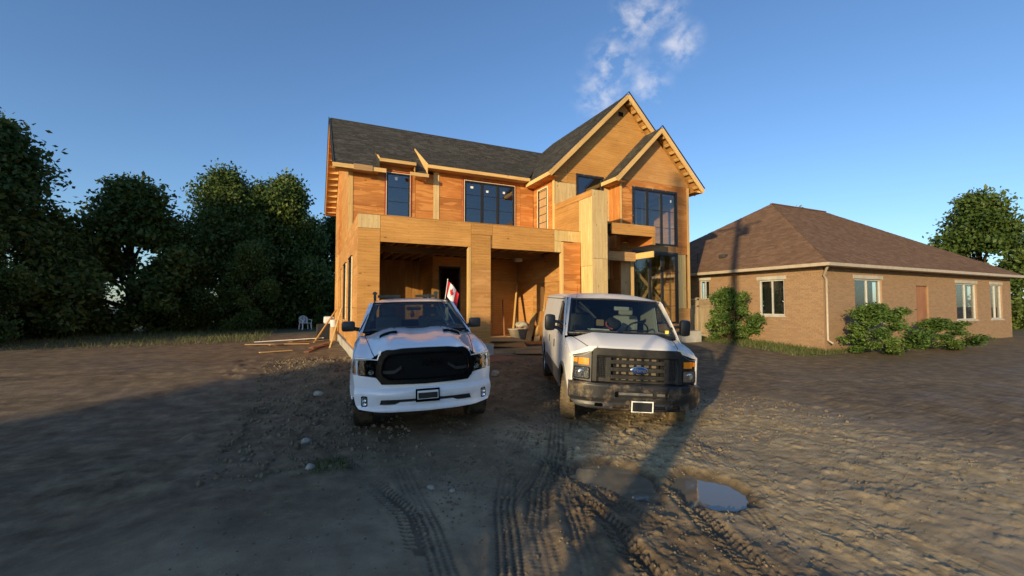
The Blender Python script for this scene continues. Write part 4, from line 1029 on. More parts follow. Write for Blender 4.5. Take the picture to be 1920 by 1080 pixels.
# hood and fender tops
def thz(l, b):
    a = abs(l); bb = clampf((b - .08) / 1.42)
    hc = 1.245 + .185 * (1 - (1 - bb) ** 1.7); f = fz(b) + .02 * ss(.5, 1.5, b)
    z = hc + (f - hc) * ss(.50, .80, a) ** 1.0
    z += .022 * ss(.52, .44, a) * ss(.1, .5, b) - .018 * ss(.22, .12, a) * ss(.2, .6, b)
    z += .008 * ss(.60, .68, a) * ss(.84, .78, a)
    z -= .07 * clampf((a - .90) / .09) ** 2.0
    return z
def tfront(l):
    a = abs(l); return tbf(l, 1.24) + .0 + .02 * ss(.45, .7, a)
mb = MB(); us = [x * .99 for x in (-1, -.985, -.96, -.93, -.9, -.86, -.82, -.78, -.74, -.7, -.66, -.62, -.58, -.54, -.5, -.46, -.42, -.36, -.3, -.22, -.16, -.1, 0)]; us = us + [-u for u in us[-2::-1]]
vs = [0, .02, .05, .09, .14, .2, .28, .37, .47, .58, .7, .82, .92, 1]
def hoodp(l, t):
    f = tfront(l); e = 1.37 + .16 * (abs(l) / .84) ** 2 if abs(l) < .84 else 1.53
    b = f + (e - f) * t; z = thz(l, b) - .028 * (1 - ss(0, .07, t)); return Vector((l, b, z))
mb.grid(hoodp, us, vs); hood = mb.build('hood', P_TRUCK, tk, smooth=50)
for s in (-1, 1):
    mb = MB(); pts = [hoodp(s * x, t) + Vector((0, 0, .001)) for x, t in ((.69, .0), (.705, .05), (.73, .15), (.765, .35), (.80, .55), (.825, .75), (.838, 1))]; mb.tube(pts, .0055, 5); mb.build('hood_shut_line', BLK_MATTE, hood)
    # hood scoop
    cx, cy = s * .485, .84
    def zt(x, y): return thz(x, y)
    mb = MB(); mb.grid(lambda u, v: Vector((cx + u * (.145 - .02 * v), cy - .02 + v * .22, zt(cx + u * .14, cy - .02 + v * .22) + .040 * (1 - v) * (1 - ss(.80, 1.0, abs(u))) + .002)), [-1, -.9, -.8, 0, .8, .9, 1], [0, .25, .5, .75, 1]); mb.build('hood_scoop', P_TRUCK, hood, smooth=60)
    mb = MB(); mb.grid(lambda u, v: Vector((cx + u * .128, cy - .05 + v * .03, zt(cx + u * .128, cy - .05) - .004 + v * .042)), [-1, -.5, 0, .5, 1], [0, 1]); mb.build('scoop_opening', BLK_GRILLE, hood)
    mb = MB(); mb.ell((s * .38, 1.27, thz(.38, 1.27) + .008), (.012, .012, .01), 8, 6); mb.build('washer_nozzle', BLK_SATIN, hood)
# front fascia between the lamps and the grille, bumper below
fas = [(-.955, .70), (-.975, .885), (-.69, .85), (-.665, .84), (-.60, .755), (0, .742), (.60, .755), (.665, .84), (.69, .85), (.975, .885), (.955, .70)]
shell(fas, [], TF(), .02, .1, 'front_fascia', P_TRUCK, tk)
for s in (-1, 1):
    shell([(s * x, y) for x, y in ((.955, 1.10), (.965, 1.125), (.66, 1.095), (.62, 1.22), (.60, 1.20), (.64, 1.08))], [], TF(.004), .02, .1, 'front_fascia', P_TRUCK, tk)
bump_poly = [(-.955, .705), (-.965, .60), (-.94, .48), (-.90, .435), (-.62, .395), (0, .385), (.62, .395), (.90, .435), (.94, .48), (.965, .60), (.955, .705)]
fogL = rr_(-.87, -.785, .465, .61, .02); fogR = rr_(.785, .87, .465, .61, .02)
slot = [(-.63, .488), (-.43, .488), (-.36, .515), (.36, .515), (.43, .488), (.63, .488), (.61, .555), (-.61, .555)]
def bumpf(u, v, w):
    off = -.05 + .045 * ss(.66, .71, v) + .02 * ss(.60, .52, v) * ss(.72, .62, abs(u)) - .03 * ss(.47, .42, v)
    return (u, tbf(u, v) + off + w, v)
bumper = shell(bump_poly, [fogL, fogR, slot], bumpf, .03, .05, 'front_bumper', P_TRUCK, tk, smooth=45)
shell([(-.66, .47), (.66, .47), (.66, .57), (-.66, .57)], [], lambda u, v, w: (u, tbf(u, v) + .02 + w, v), .01, .1, 'lower_air_slot', BLK_SATIN, bumper)
for k, v in enumerate((.505, .525, .543)):
    mb = MB(); mb.box(-.60, .60, .012, .03, v - .003, v + .003); mb.build('slot_bar', BLK_SATIN, bumper)
for s in (-1, 1):
    f = shell(rr_(-.875 if s < 0 else .78, -.78 if s < 0 else .875, .46, .615, .02), [], lambda u, v, w: (u, tbf(u, v) - .01 + w, v), .02, .05, 'fog_lamp', LAMPDK, bumper)
    mb = MB(); mb.lathe([(0, .0), (-.012, .03), (0, .038)], 20, 'y', c=(s * .828, tbf(.828, .56) - .025, .56)); mb.lathe([(0, .0), (-.012, .03), (0, .038)], 20, 'y', c=(s * .828, tbf(.828, .51) - .025, .51)); mb.build('lamp_bowl', LAMP, f)
    shell([(s * x, y) for x, y in ((.60, .615), (.78, .625), (.78, .60), (.66, .60))], [], TF(-.046), .01, .05, 'bumper_crease', P_TRUCK, bumper)
shell([(-.9, .37), (-.88, .45), (.88, .45), (.9, .37)], [], lambda u, v, w: (u, tbf(u, v) + .05 + w, v), .02, .15, 'air_dam', BLK_MATTE, tk)
# grille
gout = [(-.56, 1.205), (-.32, 1.238), (0, 1.242), (.32, 1.238), (.56, 1.205), (.63, 1.14), (.67, 1.02), (.68, .885), (.64, .815), (.55, .768), (0, .752), (-.55, .768), (-.64, .815), (-.68, .885), (-.67, 1.02), (-.63, 1.14)]
gin = [(-.50, 1.155), (-.30, 1.172), (0, 1.175), (.30, 1.172), (.50, 1.155), (.56, 1.10), (.59, 1.02), (.60, .93), (.57, .87), (.50, .828), (0, .815), (-.50, .828), (-.57, .87), (-.60, .93), (-.59, 1.02), (-.56, 1.10)]
gr = shell(gout, [gin], TF(-.035), .05, .08, 'grille', BLK_GLOSS, tk, smooth=50)
mb = MB(); mb.tube([(u, tbf(u, v) - .04, v) for u, v in gin + gin[:1]], .012, 6, cap=False); mb.build('grille_lip', BLK_GLOSS, gr, smooth=60)
shell(gin, [], TF(.06), .02, .2, 'grille_backing', BLK_MATTE, gr)
for k in range(13):
    v = .84 + k * .0265; hw = .575 if .9 < v < 1.08 else .54
    mb = MB(); mb.grid(lambda u, t: Vector((u, tbf(u, v) + .006 + .022 * t, v + .006 - .012 * t)), [-hw + 2 * hw * i / 8 for i in range(9)], [0, 1]); mb.grid(lambda u, t: Vector((u, tbf(u, v) + .006, v + .006 - .013 * t)), [-hw + 2 * hw * i / 8 for i in range(9)], [0, 1]); mb.build('grille_slat', BLK_GRILLE, gr)
for pts in ([(-.60, .945), (-.60, .905), (-.435, .90), (-.335, .965), (-.34, 1.005), (-.445, .942)], [(.575, .955), (.575, .915), (.41, .91), (.30, .985), (.305, 1.02), (.42, .95)]):
    shell(pts, [], TF(-.03), .02, .1, 'grille_light_bar', GREY_PL, gr)
text_mesh('RAM', .13, .008, BLK_GLOSS, gr, FRONTM(.08, tbf(0, 1.05) - .012, 1.03), bold=.003)
# headlights
for s in (-1, 1):
    hl = [(s * x, y) for x, y in ((.635, 1.088), (.80, 1.10), (.955, 1.122), (.985, 1.05), (.985, .90), (.80, .868), (.69, .855), (.67, .93), (.66, 1.02))]
    h_ = shell(hl, [], TF(.05), .02, .1, 'headlight', BLK_GLOSS, tk)
    for (x, z, r_, m_) in ((.745, 1.02, .052, LAMPDK), (.865, 1.03, .048, LAMPDK), (.74, .92, .036, LAMP), (.86, .93, .036, LAMPDK)):
        mb = MB(); mb.lathe([(.02, .0), (.018, r_ * .5), (.0, r_ * .9), (-.012, r_)], 20, 'y', c=(s * x, tbf(x, z) + .03, z)); mb.build('lamp_bowl', m_, h_, smooth=50)
    mb = MB(); mb.box(*(sorted((s * .93, s * .958))), tbf(.94, .95) + .02, tbf(.94, .95) + .035, .90, .985); mb.build('side_marker', AMBER, h_)
    shell(hl, [], TF(.004), .006, .1, 'headlight_lens', G_LENS, h_)
# plate
pl_ = MB().box(-.158, .168, -.052, -.040, .51, .688).build('licence_plate', BLK_GLOSS, tk, bevel=.004)
MB().box(-.135, .148, -.0555, -.0525, .548, .662).build('plate_face', WHITE, pl_); MB().box(-.125, .138, -.0590, -.0560, .556, .635).build('plate_cover', BLK_SATIN, pl_)
# cab
def tgh(b, h): return .945 - .27 * clampf((h - 1.35) / .52) ** 1.05
def TG(s): return lambda u, v, w: (s * (tgh(u, v) - w), u, v)
for s in (-1, 1):
    shell([(1.50, 1.33), (1.62, 1.41), (2.34, 1.865), (2.6, 1.90), (3.7, 1.90), (4.02, 1.84), (4.10, 1.35)], [[(1.84, 1.40), (2.42, 1.80), (2.95, 1.835), (2.95, 1.40)], [(3.05, 1.40), (3.05, 1.835), (3.70, 1.83), (3.88, 1.42)]], TG(s), .025, .2, 'cab_side', P_TRUCK, tk)
    shell([(1.80, 1.385), (2.42, 1.82), (3.72, 1.85), (3.92, 1.39)], [], lambda u, v, w: (s * (tgh(u, v) - .014 - w), u, v), 0, .2, 'side_window', G_WS, tk)
    mb = MB(); mb.tube([(s * (tgh(0, h) + .006), b, h) for b, h in ((1.60, 1.395), (2.0, 1.655), (2.34, 1.868), (2.6, 1.905), (3.7, 1.905), (4.0, 1.85))], .012, 6); mb.build('roof_trim', BLK_SATIN, tk)
def twz(t): return 1.40 + .465 * t
def twb(l, t): return 1.40 + .78 * t + (.16 - .05 * t) * (l / .8) ** 2
def twh(t): return .86 - .165 * t
ws = MB().grid(lambda u, t: Vector((u * twh(t), twb(u * twh(t), t), twz(t) - .012 * u * u)), [-1 + i / 8 for i in range(17)], [i / 6 for i in range(7)], flip=True).build('windshield', G_WS, tk, smooth=60)
for s in (-1, 1):
    mb = MB(); mb.tube([Vector((s * twh(t), twb(twh(t), t) + .0, twz(t) - .006)) for t in (-.04, 0, .3, .6, 1.0)], .018, 6); mb.build('windshield_seal', BLK_SATIN, tk, smooth=60)
    mb = MB(); mb.grid(lambda u, t: Vector((s * (twh(t) + .012 + u * .075), twb(twh(t), t) + .01 + u * .05, twz(t) - .004 - u * .012)), [0, .5, 1], [-.05, 0, .25, .5, .75, 1.02]); mb.build('roof_pillar', P_TRUCK, tk, smooth=60)
mb = MB(); mb.tube([Vector((u * .7, twb(u * .7, 1) - .002, twz(1) + .002 - .012 * u * u)) for u in [-1 + i / 6 for i in range(13)]], .014, 6); mb.build('windshield_seal', BLK_SATIN, tk)
def roofp(u, t):
    hw = .70 if t < .9 else .69; b = twb(u * .7, 1) * (1 - t) + 3.95 * t
    z = 1.868 + .085 * math.sin(min(1, t * 3.2) * math.pi / 2) * (1 - .25 * t) - .012 * u * u - .05 * abs(u) ** 5
    return Vector((u * hw, b, z))
MB().grid(roofp, [-1, -.96, -.9, -.8, -.6, -.4, -.2, 0, .2, .4, .6, .8, .9, .96, 1], [0, .03, .08, .15, .25, .4, .6, .8, 1]).build('roof', P_TRUCK, tk, smooth=60)
MB().grid(lambda u, t: Vector((u * (.86 - .16 * t), 1.36 + .06 * t + .16 * (u) ** 2, 1.425 - .03 * (1 - t) + .01)), [-1 + i / 5 for i in range(11)], [0, 1]).build('cowl', BLK_SATIN, tk)
for (x0, x1, y1) in ((-.62, .02, 1.50), (.10, .72, 1.53)):
    mb = MB(); mb.bar((x0, 1.46, 1.452), (x1, 1.41, 1.450), .022, .016); mb.bar((x0 + .32, 1.42, 1.462), (x1 + .02, 1.38, 1.44), .014, .012); mb.build('wiper', BLK_SATIN, tk)
# rear of cab
shell([(-.90, .6), (-.90, 1.35), (-.70, 1.87), (.70, 1.87), (.90, 1.35), (.90, .6)], [[(-.74, 1.42), (-.60, 1.80), (.60, 1.80), (.74, 1.42)]], lambda u, v, w: (u, 4.06 - w - .12 * clampf((v - 1.35) / .5), v), .02, .3, 'cab_back', P_TRUCK, tk)
shell([(-.76, 1.40), (-.61, 1.82), (.61, 1.82), (.76, 1.40)], [], lambda u, v, w: (u, 4.02 - .12 * clampf((v - 1.35) / .5), v), 0, .3, 'rear_window', G_WS, tk)
MB().box(-.93, .93, 4.15, 5.75, .72, .76).build('bed_floor', BLK_MATTE, tk); MB().box(-.9, .9, 5.72, 5.78, .7, 1.35).build('tailgate', P_TRUCK, tk)
MB().box(-.80, .80, .35, 5.6, .38, .62).build('chassis', BLK_MATTE, tk, bevel=.03); MB().box(-.62, .62, .12, 1.2, .55, 1.12).build('engine_block', BLK_MATTE, tk, bevel=.05)
MB().box(-.90, .90, 1.3, 4.05, .55, .66).build('cab_floor', DARK, tk)
MB().grid(lambda u, t: Vector((u * .86, 1.42 + .42 * t + .1 * u * u, 1.36 + .03 * math.sin(t * 3) - .02 * t)), [-1 + i / 5 for i in range(11)], [0, .3, .6, 1]).build('dashboard', DARK, tk, smooth=60)
MB().box(-.86, .86, 1.75, 1.88, .9, 1.33).build('dashboard', DARK, tk, bevel=.04)
for x in (-.42, .42):
    mb = MB(); mb.box(x - .26, x + .26, 2.45, 3.0, .95, 1.10); mb.build('seat', GREYFAB, tk, bevel=.05); mb = MB(); mb.box(x - .25, x + .25, 2.92, 3.08, 1.05, 1.58); mb.build('seat_back', GREYFAB, tk, bevel=.06)
    mb = MB(); mb.box(x - .13, x + .13, 2.98, 3.08, 1.60, 1.76); mb.build('headrest', GREYFAB, tk, bevel=.04)
MB().box(-.8, .8, 3.72, 3.85, 1.0, 1.48).build('seat_back', DARK, tk, bevel=.06)
mb = MB(); ring = [Vector((.42 + .19 * math.cos(a), 2.06 - .10 * math.sin(a), 1.36 + .16 * math.sin(a))) for a in [2 * math.pi * i / 24 for i in range(25)]]; mb.tube(ring, .015, 6, cap=False); mb.bar((.24, 2.06, 1.36), (.60, 2.06, 1.36), .04, .02); mb.build('steering_wheel', BLK_SATIN, tk, smooth=60)
mb = MB(); mb.box(-.13, .13, 2.02, 2.05, 1.72, 1.785); mb.build('rear_view_mirror', BLK_SATIN, tk, bevel=.012)
mb = MB(); mb.lathe([(0, .001), (-.02, .02), (-.06, .035), (-.11, .04), (-.13, .02), (-.13, .001)], 14, 'z', c=(-.02, 2.12, 1.72)); mb.build('mirror_ornament', plain('faded_red_fabric', (.28, .05, .04), .8), tk, smooth=60)
mb = MB(); mb.lathe([(0, .03), (.01, .07), (0, .075)], 20, 'x', c=(.68, 2.55, 1.62)); mb.box(.67, .70, 2.44, 2.66, 1.5, 1.75); mb.build('door_trim_ring', plain('pale_grey_green_trim', (.42, .46, .42), .6), tk)
# mirrors, antenna, rack
for s in (-1, 1):
    mb = MB(); mb.box(*sorted((s * 1.015, s * 1.235)), 1.90, 2.02, 1.375, 1.555); m1 = mb.build('side_mirror', BLK_SATIN, tk, bevel=.045, smooth=50)
    mb = MB(); mb.bar((s * .90, 2.02, 1.39), (s * 1.03, 1.98, 1.42), .09, .07); mb.build('mirror_arm', BLK_SATIN, m1, bevel=.015)
mb = MB(); mb.lathe([(0, .045), (.03, .04), (.05, .02), (.10, .008), (.105, .001)], 12, 'z', c=(.36, 2.75, 1.935)); mb.build('roof_antenna', BLK_SATIN, tk, smooth=60)
RACK = plain('dark_green_rack_steel', (.035, .045, .04), .5, metal=.3)
mb = MB(); mb.box(-.62, -.12, 4.2, 4.25, 1.97, 2.03); mb.build('bed_rack_rail', RACK, tk); mb = MB(); mb.box(.22, .66, 4.2, 4.25, 1.97, 2.03); mb.build('bed_rack_rail', RACK, tk)
for x in (-.68, .70):
    mb = MB(); mb.box(x - .03, x + .03, 4.19, 4.26, 1.3, 2.11); mb.build('bed_rack_post', RACK, tk)
    mb = MB(); mb.box(x - .05, x + .05, 4.185, 4.265, 2.05, 2.09); mb.build('bed_rack_bracket', RACK, tk)
mb = MB(); mb.box(-.65, .68, 4.2, 4.25, 1.42, 1.46); mb.build('bed_rack_rail', RACK, tk)
for s in (-1, 1):
    wheel(tk, s * .86, .98, .415, .415, .28, s, BLK_SATIN, TYRE, 0); wheel(tk, s * .86, 4.54, .415, .415, .28, s, BLK_SATIN, TYRE, 0)

# flag clipped to the pickup's window
fl = empty('flag', M=tk.matrix_world @ Matrix.Translation((.70, 2.92, 1.86)) @ Matrix.Scale(.84, 4), label='small red and white maple leaf flag clipped above the pickup door', cat='flag')
D = Vector((.18, .1, 1)).normalized()
mb = MB(); mb.tube([(0, 0, -.05), tuple(D * .56)], .007, 6); mb.ell(D * .57, (.014, .014, .014), 8, 6); mb.build('pole', PAPER, fl, smooth=60)
def flagp(u, v):   # u along fly 0..1, v along hoist 0..1; hangs limp and droops
    a = D * (.20 + .34 * v); dirn = Vector((.62, .05, -.52))
    w = .035 * math.sin(u * 7 + v * 2) * u
    return a + dirn * (.46 * u) + Vector((0, w, -.10 * u * u)) + Vector((-.05, .0, 0)) * math.sin(u * 3.1) * (1 - v)
us = [i / 24 for i in range(25)]; vs_ = [i / 10 for i in range(11)]
for nm, a, b_, m_ in (('red_band', 0, 6, RED), ('white_band', 6, 18, WCLOTH), ('red_band', 18, 24, RED)):
    mb = MB(); mb.grid(flagp, us[a:b_ + 1], vs_); mb.build(nm, m_, fl, smooth=80)
leafp = [(0, 1), (.16, .66), (.36, .76), (.30, .32), (.56, .52), (.62, .36), (.92, .40), (.80, .14), (.92, .02), (.46, -.30), (.52, -.46), (.06, -.40), (.06, -.8), (-.06, -.8), (-.06, -.40), (-.52, -.46), (-.46, -.30), (-.92, .02), (-.80, .14), (-.92, .40), (-.62, .36), (-.56, .52), (-.30, .32), (-.36, .76), (-.16, .66)]
shell([(.5 + x * .16, .5 + y * .34) for x, y in leafp], [], lambda u, v, w: flagp(u, v) + Vector((0, -.004 + w, 0)), .008, .06, 'maple_leaf', RED, fl)

# ------------------------------------------------------------------ the white van
vn = empty('cargo_van', M=vmat((3.117, -7.82, -.04), -24.5, 2.6, 1.4), label='white cargo van with black grille and muddy black bumper, parked at the right', cat='van')
def vbf(l, h): return .03 + .20 * (abs(l) / .97) ** 3.4 + .05 * max(0, h - .75)
def VF(off=0.0): return lambda u, v, w: (u, vbf(u, v) + off + w, v)
def vxs(b, h): return .985 - .115 * clampf((h - 1.22) / .72) ** 1.35 - .07 * clampf((.45 - b) / .27) ** 2 - .02 * clampf((.7 - h) / .3) - .03 * clampf((b - 4.6) / .9) ** 2 + .02 * math.exp(-((math.hypot(b - .78, h - .40) - .47) / .06) ** 2) + .02 * math.exp(-((math.hypot(b - 4.28, h - .40) - .47) / .06) ** 2)
def VS(s, off=0): return lambda u, v, w: (s * (vxs(u, v) + off - w), u, v)
def vfz(b): return 1.09 + .20 * (1 - (1 - clampf((b - .22) / .85)) ** 2)
for s in (-1, 1):
    win = [(1.10, 1.36), (1.66, 1.82), (1.90, 1.86), (2.02, 1.84), (2.02, 1.36)]
    front = [(.22, .72), (.22, 1.06)] + [(b, vfz(b) - .03) for b in (.3, .45, .6, .8, .93)] + [(1.0, 1.30), (1.60, 1.89), (1.68, 1.93), (2.12, 1.95), (2.12, .46), (1.27, .44)] + arc(.78, .40, .46, 8, 165, 18) + [(.30, .56)]
    shell(front, [win], VS(s), .02, .12, 'front_door_and_fender', P_VAN, vn, smooth=40)
    shell([(x, y) for x, y in ((1.06, 1.335), (1.64, 1.85), (1.92, 1.88), (2.05, 1.86), (2.05, 1.335))], [], VS(s, -.012), 0, .2, 'side_window', G_WS, vn)
    mb = MB(); mb.tube([(s * (vxs(b, h) + .002), b, h) for b, h in win + win[:1]], .012, 5, cap=False); mb.build('window_seal', BLK_SATIN, vn)
    shell([(2.13, .46), (2.13, 1.95), (3.28, 1.95), (3.28, .46)], [], VS(s), .02, .2, 'cargo_door' if s < 0 else 'side_panel', P_VAN, vn, smooth=40)
    shell([(3.29, .46), (3.29, 1.95), (5.40, 1.95), (5.46, 1.5), (5.46, .5), (4.77, .46)] + arc(4.28, .40, .46, 8, 172, 18) + [(3.8, .46)], [], VS(s), .02, .2, 'rear_quarter_panel', P_VAN, vn, smooth=40)
    shell([(1.27, .40), (1.27, .66), (3.78, .66), (3.80, .40)], [], VS(s, .012), .02, .25, 'lower_cladding', GREYCLAD, vn)
    shell([(4.78, .42), (4.74, .66), (5.46, .66), (5.46, .45)], [], VS(s, .012), .02, .25, 'lower_cladding', GREYCLAD, vn)
    shell(arc(.78, .40, .50, 0, 178, 18) + arc(.78, .40, .455, 178, 0, 18), [], VS(s, .014), .03, .3, 'wheel_arch_trim', GREYCLAD, vn)
    for c in (.78, 4.28):
        mb = MB(); mb.lathe([(s * .93, .47), (s * .55, .47), (s * .55, .02)], 18, c=(0, c, .40), a0=-.1, a1=math.pi + .1); mb.build('wheel_well', BLK_MATTE, vn)
    for (b, h) in ((2.25, 1.035), (3.17, 1.04)):
        mb = MB(); mb.box(*sorted((s * (.985 - .004), s * 1.002)), b - .025, b + .025, h - .075, h + .075); mb.build('door_handle', BLK_SATIN, vn, bevel=.008)
    mb = MB(); mb.tube([(s * (vxs(b, 1.16) + .002), b, 1.16) for b in (.6, 1.2, 1.9)], .004, 5); mb.build('body_crease', P_VAN, vn)
def vhz(l, b):
    a = abs(l); bb = clampf((b - .05) / .85); hc = 1.215 + .155 * (1 - (1 - bb) ** 1.6)
    z = hc + (vfz(b) - hc) * ss(.52, .86, a); z += .014 * ss(.60, .50, a) * ss(.08, .3, b); z -= .045 * clampf((a - .88) / .09) ** 2; return z
def vhp(l, t):
    f = vbf(l, 1.2) + .005; e = .80 + .14 * (abs(l) / .88) ** 2; b = f + (e - f) * t; return Vector((l, b, vhz(l, b) - .02 * (1 - ss(0, .08, t))))
mb = MB(); us = [-.97, -.955, -.93, -.9, -.86, -.82, -.78, -.74, -.7, -.66, -.62, -.58, -.54, -.5, -.42, -.3, -.15, 0]; us = us + [-u for u in us[-2::-1]]
mb.grid(vhp, us, [0, .03, .07, .13, .2, .3, .42, .55, .7, .85, 1]); vhood = mb.build('hood', P_VAN, vn, smooth=50)
for s in (-1, 1):
    mb = MB(); mb.tube([vhp(s * x, t) + Vector((0, 0, .001)) for x, t in ((.655, .0), (.665, .1), (.70, .3), (.75, .55), (.80, .8), (.83, 1))], .0055, 5); mb.build('hood_shut_line', BLK_MATTE, vhood)
    # white sheet metal round the lamps
    shell([(s * x, y) for x, y in ((.60, 1.18), (.66, 1.17), (.935, 1.085), (.955, 1.11), (.70, 1.235), (.60, 1.24))], [], VF(.006), .02, .08, 'front_panel', P_VAN, vn)
    shell([(s * x, y) for x, y in ((.925, .70), (.945, .70), (.955, 1.11), (.930, 1.10))], [], VF(.008), .03, .1, 'front_panel', P_VAN, vn)
# grille surround with its bars and side louvres
so = [(-.655, .735), (-.66, 1.12), (-.655, 1.17), (-.63, 1.205), (-.59, 1.218), (.59, 1.218), (.63, 1.205), (.655, 1.17), (.66, 1.12), (.655, .735)]
hc_ = [(-.39, .765), (-.39, 1.085), (.39, 1.085), (.39, .765)]
hl_ = [(-.565, .79), (-.572, 1.085), (-.472, 1.085), (-.466, .79)]; hr_ = mirror(hl_)
def surf(u, v, w):
    inset = .03 * ss(.60, .585, abs(u)) * ss(1.105, 1.085, v); return (u, vbf(u, v) - .03 + inset + w, v)
vg = shell(so, [hc_, hl_, hr_], surf, .04, .04, 'grille', GREY_PL, vn, smooth=30)
shell([(-.60, .73), (-.60, 1.10), (.60, 1.10), (.60, .73)], [], VF(.10), .02, .2, 'grille_backing', BLK_MATTE, vg)
for v, hh in ((1.03, .028), (.922, .028), (.815, .028)):
    mb = MB(); mb.box(-.395, .395, .01, .04, v - hh, v + hh); mb.build('grille_bar', GREY_PL, vg, bevel=.008)
mb = MB(); mb.box(-.395, .395, .0, .02, .735, .765); mb.build('grille_bar', GREY_PL, vg, bevel=.005)
for v in (1.075, .975, .87, .775):
    mb = MB(); mb.box(-.30, .32, .075, .10, v - .022, v + .014); mb.build('radiator_support', plain('dusty_radiator_steel', (.13, .11, .08), .8) if 'dusty_radiator_steel' not in MATS else MATS['dusty_radiator_steel'], vg)
    for x in np.arange(-.27, .33, .11):
        mb = MB(); mb.box(x, x + .028, .05, .075, v - .03, v + .02); mb.build('radiator_clip', BLK_MATTE, vg)
for s in (-1, 1):
    for k in range(11):
        v = .805 + k * .026; mb = MB(); mb.box(*sorted((s * .468, s * .57)), .05, .07, v, v + .009); mb.build('louvre', BLK_SATIN, vg)
    for k in range(4):
        x = s * (.485 + k * .024); mb = MB(); mb.box(x - .004, x + .004, .055, .075, .79, 1.085); mb.build('louvre', BLK_SATIN, vg)
mb = MB(); mb.lathe([(-.012, .001), (-.010, .105), (-.002, .128), (.012, .132)], 40, 'y'); em = mb.build('oval_badge', CHROME, vg, smooth=40, M=Matrix.Translation((.012, .004, .922)) @ Matrix.Diagonal((1, 1, .43, 1)))
mb = MB(); mb.lathe([(-.0165, .001), (-.0145, .108), (-.011, .114)], 40, 'y'); mb.build('badge_field', BLUEEM, vg, smooth=40, M=Matrix.Translation((.012, .004, .922)) @ Matrix.Diagonal((1, 1, .41, 1)))
text_mesh('Ford', .082, .003, CHROME, vg, FRONTM(.012, -.0145, .922), shear=.35)
# lamps
for s in (-1, 1):
    h_ = shell([(s * x, y) for x, y in ((.66, .72), (.665, 1.165), (.70, 1.155), (.925, 1.085), (.925, .735))], [], VF(.02), .04, .08, 'headlight', BLK_SATIN, vn)
    shell([(s * x, y) for x, y in ((.70, .96), (.70, 1.055), (.845, 1.055), (.845, .96))], [], VF(.0), .02, .05, 'indicator_lens', AMBER, h_)
    shell([(s * x, y) for x, y in ((.86, .985), (.86, 1.05), (.91, 1.045), (.915, .99))], [], VF(.004), .02, .05, 'indicator_lens', AMBER, h_)
    shell(rr_(*(sorted((s * .70, s * .895))), .765, .915, .02), [], VF(.012), .012, .05, 'lamp_reflector', LAMP, h_)
    mb = MB(); mb.lathe([(.0, .001), (-.01, .045), (.0, .055)], 20, 'y', c=(s * .80, vbf(.8, .84) + .006, .84)); mb.build('lamp_bowl', LAMP, h_, smooth=60)
    shell(rr_(*(sorted((s * .695, s * .90))), .76, .92, .02), [], VF(-.006), .006, .05, 'lamp_lens', G_LENS, h_)
    mb = MB(); mb.tube([(x, vbf(x, y) + .006, y) for x, y in [(s * a, c_) for a, c_ in rr_(.69, .905, .755, .925, .022)] + [(s * .905, .903)]], .008, 5, cap=False); mb.build('lamp_bezel', BLK_SATIN, h_)
# bumper
bp = [(-.95, .715), (-.97, .69), (-.972, .50), (-.95, .44), (-.87, .375), (-.6, .345), (0, .335), (.6, .345), (.87, .375), (.95, .44), (.972, .50), (.97, .69), (.95, .715)]
holes = [[(-.34, .535), (-.34, .617), (.44, .617), (.44, .535)], [(-.36, .378), (-.36, .425), (-.13, .425), (-.13, .378)], [(.24, .378), (.24, .425), (.40, .425), (.40, .378)], rr_(-.62, -.50, .385, .435, .02), rr_(.50, .62, .385, .435, .02)]
def vbump(u, v, w):
    off = -.085 + .02 * ss(.50, .47, v) - .012 * ss(.46, .40, v) + .03 * ss(.36, .335, v) + .012 * ss(.69, .715, v); return (u, vbf(u, v) + off + w, v)
vb = shell(bp, holes, vbump, .05, .05, 'front_bumper', BLK_BUMPER, vn, smooth=40)
MB().box(-.93, .93, .04, .20, .69, .718).build('bumper_top', BLK_BUMPER, vn, bevel=.01)
for s in (-1, 1):
    shell([(.0, .46), (.0, .70), (.32, .70), (.36, .62), (.30, .46)], [], lambda u, v, w: (s * (.955 + .015 * ss(0, .2, u) - w), .13 + u, v), .03, .1, 'bumper_end', BLK_BUMPER, vn)
MB().box(-.40, .46, .10, .13, .50, .64).build('radiator_grille', GREY_PL, vn)
for x, w_ in ((-.26, .5), (.30, .12)):
    mb = MB(); mb.box(x, x + w_, .05, .09, .55, .585); mb.build('bumper_bracket', STEEL, vn)
vp = MB().box(-.105, .212, -.085, -.07, .338, .498).build('licence_plate', WHITE, vn, bevel=.003)
MB().box(-.09, .19, -.089, -.0855, .352, .482).build('plate_cover', BLK_SATIN, vp)
# windshield and roof
def vwh(t): return .895 - .125 * t
def vwb(l, t): return .86 + .68 * t + (.15 - .04 * t) * (l / .88) ** 2
def vwz(t, u=0): return 1.365 + .565 * t - .02 * u * u
MB().grid(lambda u, t: Vector((u * vwh(t), vwb(u * vwh(t), t), vwz(t, u))), [-1 + i / 8 for i in range(17)], [i / 6 for i in range(7)], flip=True).build('windshield', G_WS, vn, smooth=60)
for s in (-1, 1):
    mb = MB(); mb.tube([Vector((s * vwh(t), vwb(vwh(t), t) + .004, vwz(t, 1) + .003)) for t in (-.03, .25, .5, .75, 1.0)], .02, 6); mb.build('windshield_seal', BLK_SATIN, vn, smooth=60)
    mb = MB(); mb.grid(lambda u, t: Vector((s * (vwh(t) + .012 + u * .07), vwb(vwh(t), t) + .01 + u * .09, vwz(t, 1) + .004 - u * .02)), [0, .5, 1], [-.08, 0, .25, .5, .75, 1.04]); mb.build('roof_pillar', P_VAN, vn, smooth=60)
